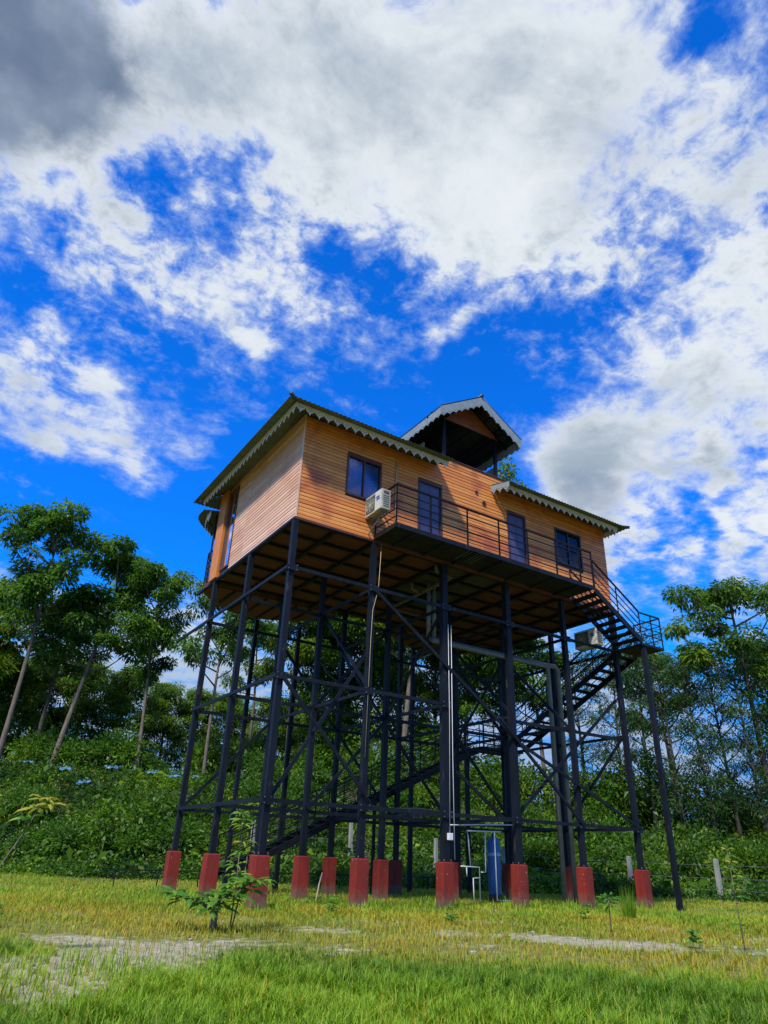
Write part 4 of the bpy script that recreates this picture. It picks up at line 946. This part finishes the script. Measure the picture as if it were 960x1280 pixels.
for i in range(110):
    if i < 62: e_ = rr.uniform(36, 48); px = rr.uniform(-60, 1020)
    elif i < 90: e_ = rr.uniform(32.5, 37); px = rr.uniform(600, 1020)
    else: e_ = rr.uniform(44, 50); px = rr.uniform(-60, 1020)
    if i < 62 and px < 275: e_ = rr.uniform(31.5, 36.5) if i % 2 else rr.uniform(44.5, 48)
    s_ = (px - 480) / 958 * e_; x, y, z = gpos(e_, s_); sc_ = rr.uniform(.9, 1.9) if i < 90 else rr.uniform(1.6, 3.0)
    r = empty('bush', (x, y, z - .1), rr.uniform(0, 6.28)); r.scale = (sc_, sc_, sc_ * rr.uniform(.8, 1.2))
    f, st = BM[i % 3]; link('foliage', f, r); link('stems', st, r)
    zone = ('far behind the crest of the bank' if i >= 90 else 'just behind the concrete fence posts on the right' if i >= 62 else 'on the bank left of the stilts' if px < 215 else 'on the bank seen between the left stilts' if px < 460 else 'on the bank behind the right stilts' if px < 840 else 'on the bank right of the stair landing')
    lb = ('fresh green', 'light yellow green', 'dark green')[i % 3] + ' leafy bush ' + zone
    tag(r, lb, 'bush', lb[:-0 or None] + ', one of several')

# undergrowth: nobody could count it
rng = np.random.RandomState(77)
def cover(n_cl, e0, e1, per, ll, lw, hgt, name, px0=-120, px1=1080, mat='cover'):
    e_ = rng.uniform(e0, e1, n_cl); s_ = (rng.uniform(px0, px1, n_cl) - 480) / 958 * e_
    x, y = -6.3 + e_ * FX + s_ * FY, -14.03 + e_ * FY - s_ * FX; z = gz(x, y)
    keep = (np.sin(x * 1.1 + 2 * np.sin(y * .7)) + np.sin(y * .9 + x * .35) + rng.normal(0, .7, n_cl)) > -1.1
    x, y, z = x[keep], y[keep], z[keep]; m = len(x); r = rng.uniform(.18, .42, m); hh = hgt * rng.uniform(.4, 1.3, m)
    tn = np.clip(.36 + .34 * np.sin(x * .8) * np.sin(y * .6 + 1) + rng.normal(0, .22, m) - .1 * sst(e_[keep], 36, 44), 0, 1)
    i = np.repeat(np.arange(m), per); n = len(i); u = norm(rng.normal(0, 1, (n, 3)) + [0, 0, .5])
    C = np.stack([x[i], y[i], z[i]], 1) + u * r[i][:, None] * [1, 1, 0]; C[:, 2] += np.abs(u[:, 2]) * hh[i] * rng.uniform(.3, 1, n)
    V, F_ = leafgeo(C, u * [1, 1, .5] + rng.normal(0, .3, (n, 3)), ll * rng.uniform(.6, 1.4, n), lw * rng.uniform(.7, 1.3, n), rng)
    me = npmesh(name, V, F_, M_[mat], np.repeat(np.clip(tn[i] + rng.normal(0, .12, n), 0, 1), 4))
    return tag(link(name, me), 'low leafy undergrowth covering the bank behind the house', 'undergrowth', kind='stuff')
cover(12000, 29.5, 47, 22, .19, .085, .62, 'undergrowth')
cover(9000, 29, 38, 22, .15, .07, .40, 'undergrowth')
cover(1100, 29.5, 42, 9, .48, .22, .75, 'broad_leaved_weeds', mat='leafB')
cover(900, 30, 44, 14, .22, .05, .5, 'dry_weeds', mat='grassdry')

# ------------------------------------------------------------------ grass
def blades(n, e0, e1, hgt, wid, lean, name, mat, dens, label, tmean, pxr=(-90, 1060), segs=2, pw=.6):
    u = rng.uniform(0, 1, n) ** pw; e_ = e0 + (e1 - e0) * u; s_ = (rng.uniform(*pxr, n) - 480) / 958 * e_
    x, y = -6.3 + e_ * FX + s_ * FY, -14.03 + e_ * FY - s_ * FX
    keep = rng.uniform(0, 1, n) < dens(x, y, e_); x, y, e_ = x[keep], y[keep], e_[keep]; n = len(x); z = gz(x, y)
    # tuft clumping
    x = x + .05 * np.sin(x * 23 + y * 7); y = y + .05 * np.sin(y * 19 - x * 9)
    h = hgt(x, y, e_) * rng.uniform(.45, 1.25, n); az = rng.uniform(0, 6.28, n); d = np.stack([np.cos(az), np.sin(az), np.zeros(n)], 1)
    sd = np.stack([-d[:, 1], d[:, 0], np.zeros(n)], 1); ln = lean * rng.uniform(.2, 1.3, n)
    B = np.stack([x, y, z - .02], 1); w_ = wid * rng.uniform(.7, 1.3, n)[:, None] * (1 + .04 * np.clip(e_ - 8, 0, 20))[:, None]
    Mi = B + d * (h * ln * .3)[:, None] + np.array([0, 0, 1]) * (h * .55)[:, None]; Ti = B + d * (h * ln)[:, None] + np.array([0, 0, 1]) * (h * (1 - .25 * ln))[:, None]
    V = np.stack([B - sd * w_, B + sd * w_, Mi + sd * w_ * .7, Mi - sd * w_ * .7, Ti], 1).reshape(-1, 3)
    k = np.arange(n)[:, None] * 5
    F_ = np.concatenate([k + [0, 1, 2], k + [0, 2, 3], k + [3, 2, 4]])
    tn = np.clip(tmean + .17 * np.sin(x * 1.3 + 1.5 * np.sin(y * .8)) + rng.normal(0, .16, n), 0, 1)
    me = npmesh(name, V, F_, M_[mat], np.repeat(tn, 5))
    a_ = tag(link(name, me), label, 'grass', kind='stuff'); return a_
wob = lambda x, y: .5 + .5 * np.sin(x * 2.1 + 1.3 * np.sin(y * 1.7)) * np.cos(y * 1.4 + x * .6)
nopatch = lambda x, y: np.clip(1.15 - 1.7 * patch_at(x, y) + .9 * (wob(x * 2.6, y * 2.9) - .5), .14, 1)
# near, lush
blades(150000, 4.2, 9.4, lambda x, y, e: (.13 + .09 * wob(x * 2.2, y * 1.9)) * (1 - .45 * sst(e, 7.4, 9.2)), .0042, .85, 'grass', 'grass', lambda x, y, e: nopatch(x, y) * (1 - .85 * sst(e + .7 * (wob(x, y) - .5), 7.5, 8.9)), 'lush green grass across the foreground', .40)
blades(3500, 4.2, 9.0, lambda x, y, e: .24 + .06 * wob(x, y), .0030, .9, 'seeding_grass', 'grassdry', lambda x, y, e: .3 + .7 * wob(x * 1.7, y * 1.3), 'yellow stalks standing among the lush foreground grass', .35)
# middle, short and yellowing
blades(90000, 7.2, 16.5, lambda x, y, e: .085 + .05 * wob(x, y), .0040, .8, 'dry_grass', 'grassdry', lambda x, y, e: nopatch(x, y) * (.35 + .65 * wob(x, y)) * sst(e, 7.2, 8.8), 'short yellowing grass on the stony ground before the house', .50)
blades(50000, 8.5, 20, lambda x, y, e: .09 + .07 * wob(y, x), .0045, .7, 'grass', 'grass', lambda x, y, e: nopatch(x, y) * (.25 + .75 * wob(y + 2, x)) * sst(e, 8.5, 11), 'green grass growing among the yellow grass', .62)
# back, greener
blades(85000, 14, 33, lambda x, y, e: .075 + .12 * wob(x * .7, y) * wob(y * 1.3, x), .0055, .7, 'grass', 'grass', lambda x, y, e: .35 + .65 * wob(x * .6, y * .8), 'green grass round the foot of the stilts and the bank', .55, pw=.9)
blades(60000, 14, 29, lambda x, y, e: .07 + .06 * wob(x, y), .005, .7, 'dry_grass', 'grassdry', lambda x, y, e: wob(x * .8 + 1, y * .7), 'yellowing grass between the pedestals', .55, pw=.9)
# taller weeds near pedestals
def near_ped(x, y, e):
    d = np.full_like(x, 9.0)
    for cx, cy in cols[:6] + [(0, BY), (0, 2 * BY)]: d = np.minimum(d, np.hypot(x - cx, y - cy))
    return np.clip(1.2 - d / .75, 0, 1)
blades(60000, 13, 25, lambda x, y, e: .13 + .14 * wob(x * 2, y * 2), .006, .5, 'tall_grass', 'grass', near_ped, 'taller grass hugging the feet of the red pedestals', .45, pw=.9)
gx, gy = 6.9, -3.2
t0 = empty('grass_tuft', (gx, gy, 0)); tag(t0, 'tall dark grass tuft standing right of the small palm like sapling', 'grass tuft')
n = 260; az = rng.uniform(0, 6.28, n); h = rng.uniform(.25, .75, n); r0 = rng.uniform(0, .12, n); ln = rng.uniform(.05, .35, n)
B = np.stack([r0 * np.cos(az), r0 * np.sin(az), np.full(n, float(gz(gx, gy)) - .02)], 1); dd = np.stack([np.cos(az), np.sin(az), np.zeros(n)], 1); sd = np.stack([-np.sin(az), np.cos(az), np.zeros(n)], 1)
V = np.stack([B - sd * .005, B + sd * .005, B + dd * (h * ln)[:, None] + np.array([0, 0, 1]) * h[:, None]], 1).reshape(-1, 3)
link('blades', npmesh('blades', V, np.arange(3 * n).reshape(n, 3), M_['grass'], np.repeat(rng.uniform(0, .5, n), 3)), t0)

# stones
def stone_mesh(seed):
    r = random.Random(seed); V = []; 
    for i, ph in enumerate((-1.0, -.35, .35, 1.0)):
        for k in range(7):
            a = k * 2 * math.pi / 7 + .3 * i; q = math.cos(ph) * r.uniform(.8, 1.15); V.append((q * math.cos(a), q * math.sin(a) * .75, math.sin(ph) * .55))
    F_ = [(i * 7 + k, i * 7 + (k + 1) % 7, i * 7 + 7 + (k + 1) % 7, i * 7 + 7 + k) for i in range(3) for k in range(7)] + [tuple(range(7))[::-1], tuple(range(21, 28))]
    return V, F_
mb = MB(); nst = 0
while nst < 900:
    x = rr.uniform(-8, 11); y = rr.uniform(-9, 2); pa = float(patch_at(np.array([x]), np.array([y]))[0])
    if rr.random() > .06 + pa: continue
    V, F_ = stone_mesh(nst % 7); sz = rr.uniform(.006, .020) if rr.random() < .97 else rr.uniform(.028, .05); a = rr.uniform(0, 6.28); z = float(gz(x, y))
    mb.add([(x + sz * (v[0] * math.cos(a) - v[1] * math.sin(a)), y + sz * (v[0] * math.sin(a) + v[1] * math.cos(a)), z + sz * (v[2] + .2)) for v in V], F_); nst += 1
o = mb.build('gravel', M_['stone'], smooth=False); tag(o, 'pale pebbles and gravel scattered over the bare sandy patches', 'gravel', kind='stuff')

# ------------------------------------------------------------------ saplings
def whorl(rng, c, n, L, Wd, tilt, spread=1.0):
    """pointed leaves with a mid fold, radiating from c"""
    V = []; F_ = []
    for k in range(n):
        a = k * 2 * math.pi / n + rng.uniform(-.3, .3); l = L * rng.uniform(.7, 1.15); t_ = tilt + rng.uniform(-.3, .3)
        d = Vector((math.cos(a) * spread, math.sin(a) * spread, t_)).normalized(); s = Vector((-math.sin(a), math.cos(a), rng.uniform(-.3, .3))); u = d.cross(s) * -1
        c_ = Vector(c) + d * l * .12; b = len(V)
        dr = Vector((0, 0, -1)) * l
        V += [c_, c_ + d * l * .35 + s * Wd / 2 + u * .01 - dr * -.03, c_ + d * l * .40 - u * .012 + dr * .04, c_ + d * l * .35 - s * Wd / 2 + dr * .03, c_ + d * l * .75 + s * Wd * .3 + dr * .14, c_ + d * l * .75 - s * Wd * .3 + dr * .14, c_ + d * l * .95 + dr * .32, c_ + d * l * .72 + dr * .12 - u * .008]
        F_ += [(b, b + 1, b + 2), (b, b + 2, b + 3), (b + 1, b + 4, b + 7, b + 2), (b + 2, b + 7, b + 5, b + 3), (b + 4, b + 6, b + 7), (b + 7, b + 6, b + 5)]
    return V, F_
def sapling(loc, stems, whorls, label, mat='sap', seed=1, name='sapling', group='young saplings in the grass', lt=(.2, .8)):
    r = random.Random(seed); x, y = loc; root = empty(name, (x, y, float(gz(x, y)))); tag(root, label, 'sapling', group)
    for pts, rad_ in stems: MB().tube(pts, rad_, 6).build('stem', M_['bark'], root, smooth=True)
    for c, n, L, Wd, tl, mt in whorls:
        V, F_ = whorl(r, c, n, L, Wd, tl); m = M_[mt or mat]
        me = bpy.data.meshes.new('leaf_cluster'); me.from_pydata([tuple(v) for v in V], [], F_); me.update(); me.materials.append(m)
        a = me.attributes.new('tint', 'FLOAT', 'POINT'); vals = []
        for k in range(len(V) // 8): vals += [r.uniform(*lt)] * 8
        a.data.foreach_set('value', vals); link('leaf_cluster', me, root)
    return root
# camera-facing sideways direction used only to spread the branches like the real plant
sx_, sy_ = FY, -FX
def side(a, z, f=0.0): return (sx_ * a + FX * f, sy_ * a + FY * f, z)
ra = random.Random(4)
wh = []
for a, z, f in ((-.50, .42, 0), (-.42, .36, .1), (-.30, .40, -.1), (-.22, .33, .12), (-.12, .42, 0), (.0, .46, .1), (.05, .38, -.12), (.14, .5, .05), (.22, .56, 0), (.30, .60, .1), (.38, .62, -.05), (.46, .64, 0), (.55, .62, .05), (.42, .52, .1), (.30, .46, -.1), (.18, .40, .1), (-.05, .28, -.1), (-.55, .47, .05), (.1, .3, .1)):
    wh.append((side(a * 1.08, z, f), 7, .26, .088, .15, None))
sapling((-2.29, -3.77), [([(0, 0, -.05), (.01, 0, .2), side(0, .38)], [.055, .04, .03]), ([side(0, .25), side(-.25, .36), side(-.52, .42)], [.025, .018, .01]), ([side(0, .3), side(.22, .5), side(.5, .62)], [.028, .02, .01]), ([side(.0, .3), side(.05, .45, .08)], [.02, .012])],
        wh, 'low bushy sapling with a dark stubby trunk and broad drooping leaves in the yellow grass', seed=2)
wh = []
for z, n_ in ((.52, 5), (.70, 8), (.82, 8), (.98, 6), (1.12, 7), (1.34, 8), (1.42, 7), (1.5, 6)): wh.append(((ra.uniform(-.05, .05) + sx_ * .02, ra.uniform(-.05, .05), z), n_, .21 if z > .6 else .15, .05, .15, 'sapy' if 1.05 < z < 1.2 else None))
sapling((-1.98, -3.62), [([(0, 0, -.05), (.02, .0, .7), (0, 0, 1.5)], [.011, .009, .006]), ([(.02, 0, 0), (.10, -.06, .6), (.12, -.06, 1.0)], [.010, .008, .005])], wh, 'thin tall sapling whip with bright whorled leaves behind the low bushy sapling', seed=3, lt=(.4, 1))
sapling((4.25, -4.97), [([(0, 0, -.05), (.0, .0, .30), (.01, 0, .50)], [.014, .011, .009])], [((0, 0, .42), 8, .26, .055, .1, None), ((0, 0, .50), 9, .26, .055, .45, None), ((.01, 0, .53), 6, .16, .04, 1.0, None)], 'small upright sapling with a single rosette of narrow leaves beside the bare slab', seed=5, lt=(.2, .6))
wh = [((ra.uniform(-.08, .08), ra.uniform(-.08, .08), z), 4, .12, .035, .2, 'sapy' if i % 2 else None) for i, z in enumerate(np.linspace(.35, 1.3, 12))]
sapling((3.85, -7.58), [([(0, 0, -.05), (.02, .02, .7), (-.02, 0, 1.3)], [.008, .006, .004]), ([(.02, .02, .6), (.15, -.1, .95)], [.005, .003]), ([(0, 0, .7), (-.14, .08, 1.05)], [.005, .003])], wh + [(side(.15, .95), 4, .12, .035, .2, None), (side(-.14, 1.05), 4, .12, .035, .2, None)], 'slender sparse sapling with small yellowish leaves at the right edge', seed=6)
lx, ly = -5.2, -5.3
sapling((-5.30, -5.20), [([(0, 0, .0), side(.06, .8), side(.22, 1.12), side(.34, 1.42)], [.010, .008, .006, .004])], [(side(.30, 1.38), 6, .20, .07, .1, 'sapy'), (side(.36, 1.46), 7, .18, .06, .2, 'sapy'), (side(.22, 1.28), 5, .18, .06, .0, None), (side(.42, 1.42), 5, .18, .06, -.1, 'sapy'), (side(-.05, .58), 6, .2, .06, .1, None), (side(.05, .5), 5, .18, .06, .1, None), (side(-.1, .2), 6, .2, .06, .1, None)],
        'leaning sapling with orange and yellow young leaves at the left edge', seed=7, lt=(.3, 1))
for i, (x, y, lb) in enumerate(((1.05, -1.1, 'small bright weed between the second and third front pedestals'), (3.9, -6.75, 'tiny weed sprouting at the near edge of the bare slab'), (-4.9, -2.7, 'small rounded weed in the grass on the left'), (5.6, -3.2, 'light green weed beside the rosette sapling'), (2.1, -3.4, 'low bluish green weed before the middle pedestals'))):
    sapling((x, y), [([(0, 0, -.02), (0, 0, .16)], [.006, .004])], [((ra.uniform(-.06, .06), ra.uniform(-.06, .06), ra.uniform(.05, .28)), 6, .12, .045, .35, None) for _ in range(6)], lb, seed=20 + i, name='weed', group='weeds in the grass')

# potted shrub on the roof terrace
pp = empty('potted_shrub', (8.75, 1.35, 11.95)); tag(pp, 'leafy potted shrub showing above the right roof beside the shelter', 'plant')
part(MB().lathe([(.14, 0), (.20, .06), (.24, .42), (.26, .44), (.26, .48), (.22, .48)], 18), 'pot', 'pot', pp, smooth=True)
part(MB().tube([(0, 0, .4), (-.1, 0, 1.0), (-.22, .05, 1.75)], [.03, .022, .01], 6).tube([(0, 0, .5), (.2, 0, .9), (.45, .0, 1.05)], [.02, .015, .008], 6), 'stem', 'barkdark', pp)
r2_ = np.random.RandomState(9); n = 700; k = 9
cc = np.array([(-.22, 0, 1.8), (-.30, .1, 1.55), (-.1, -.1, 1.5), (-.25, 0, 1.25), (-.1, 0, 1.05), (.05, 0, .95), (.3, 0, 1.0), (.5, 0, .95), (.1, .1, .7)]); ci = r2_.randint(0, k, n); u = norm(r2_.normal(0, 1, (n, 3)))
V, F_ = leafgeo(cc[ci] + u * r2_.uniform(.05, .24, (n, 1)), u + [0, 0, -.2], .13 * r2_.uniform(.6, 1.3, n), .06, r2_)
link('foliage', npmesh('foliage', V, F_, M_['leafB'], np.repeat(r2_.uniform(.2, .9, n), 4)), pp)
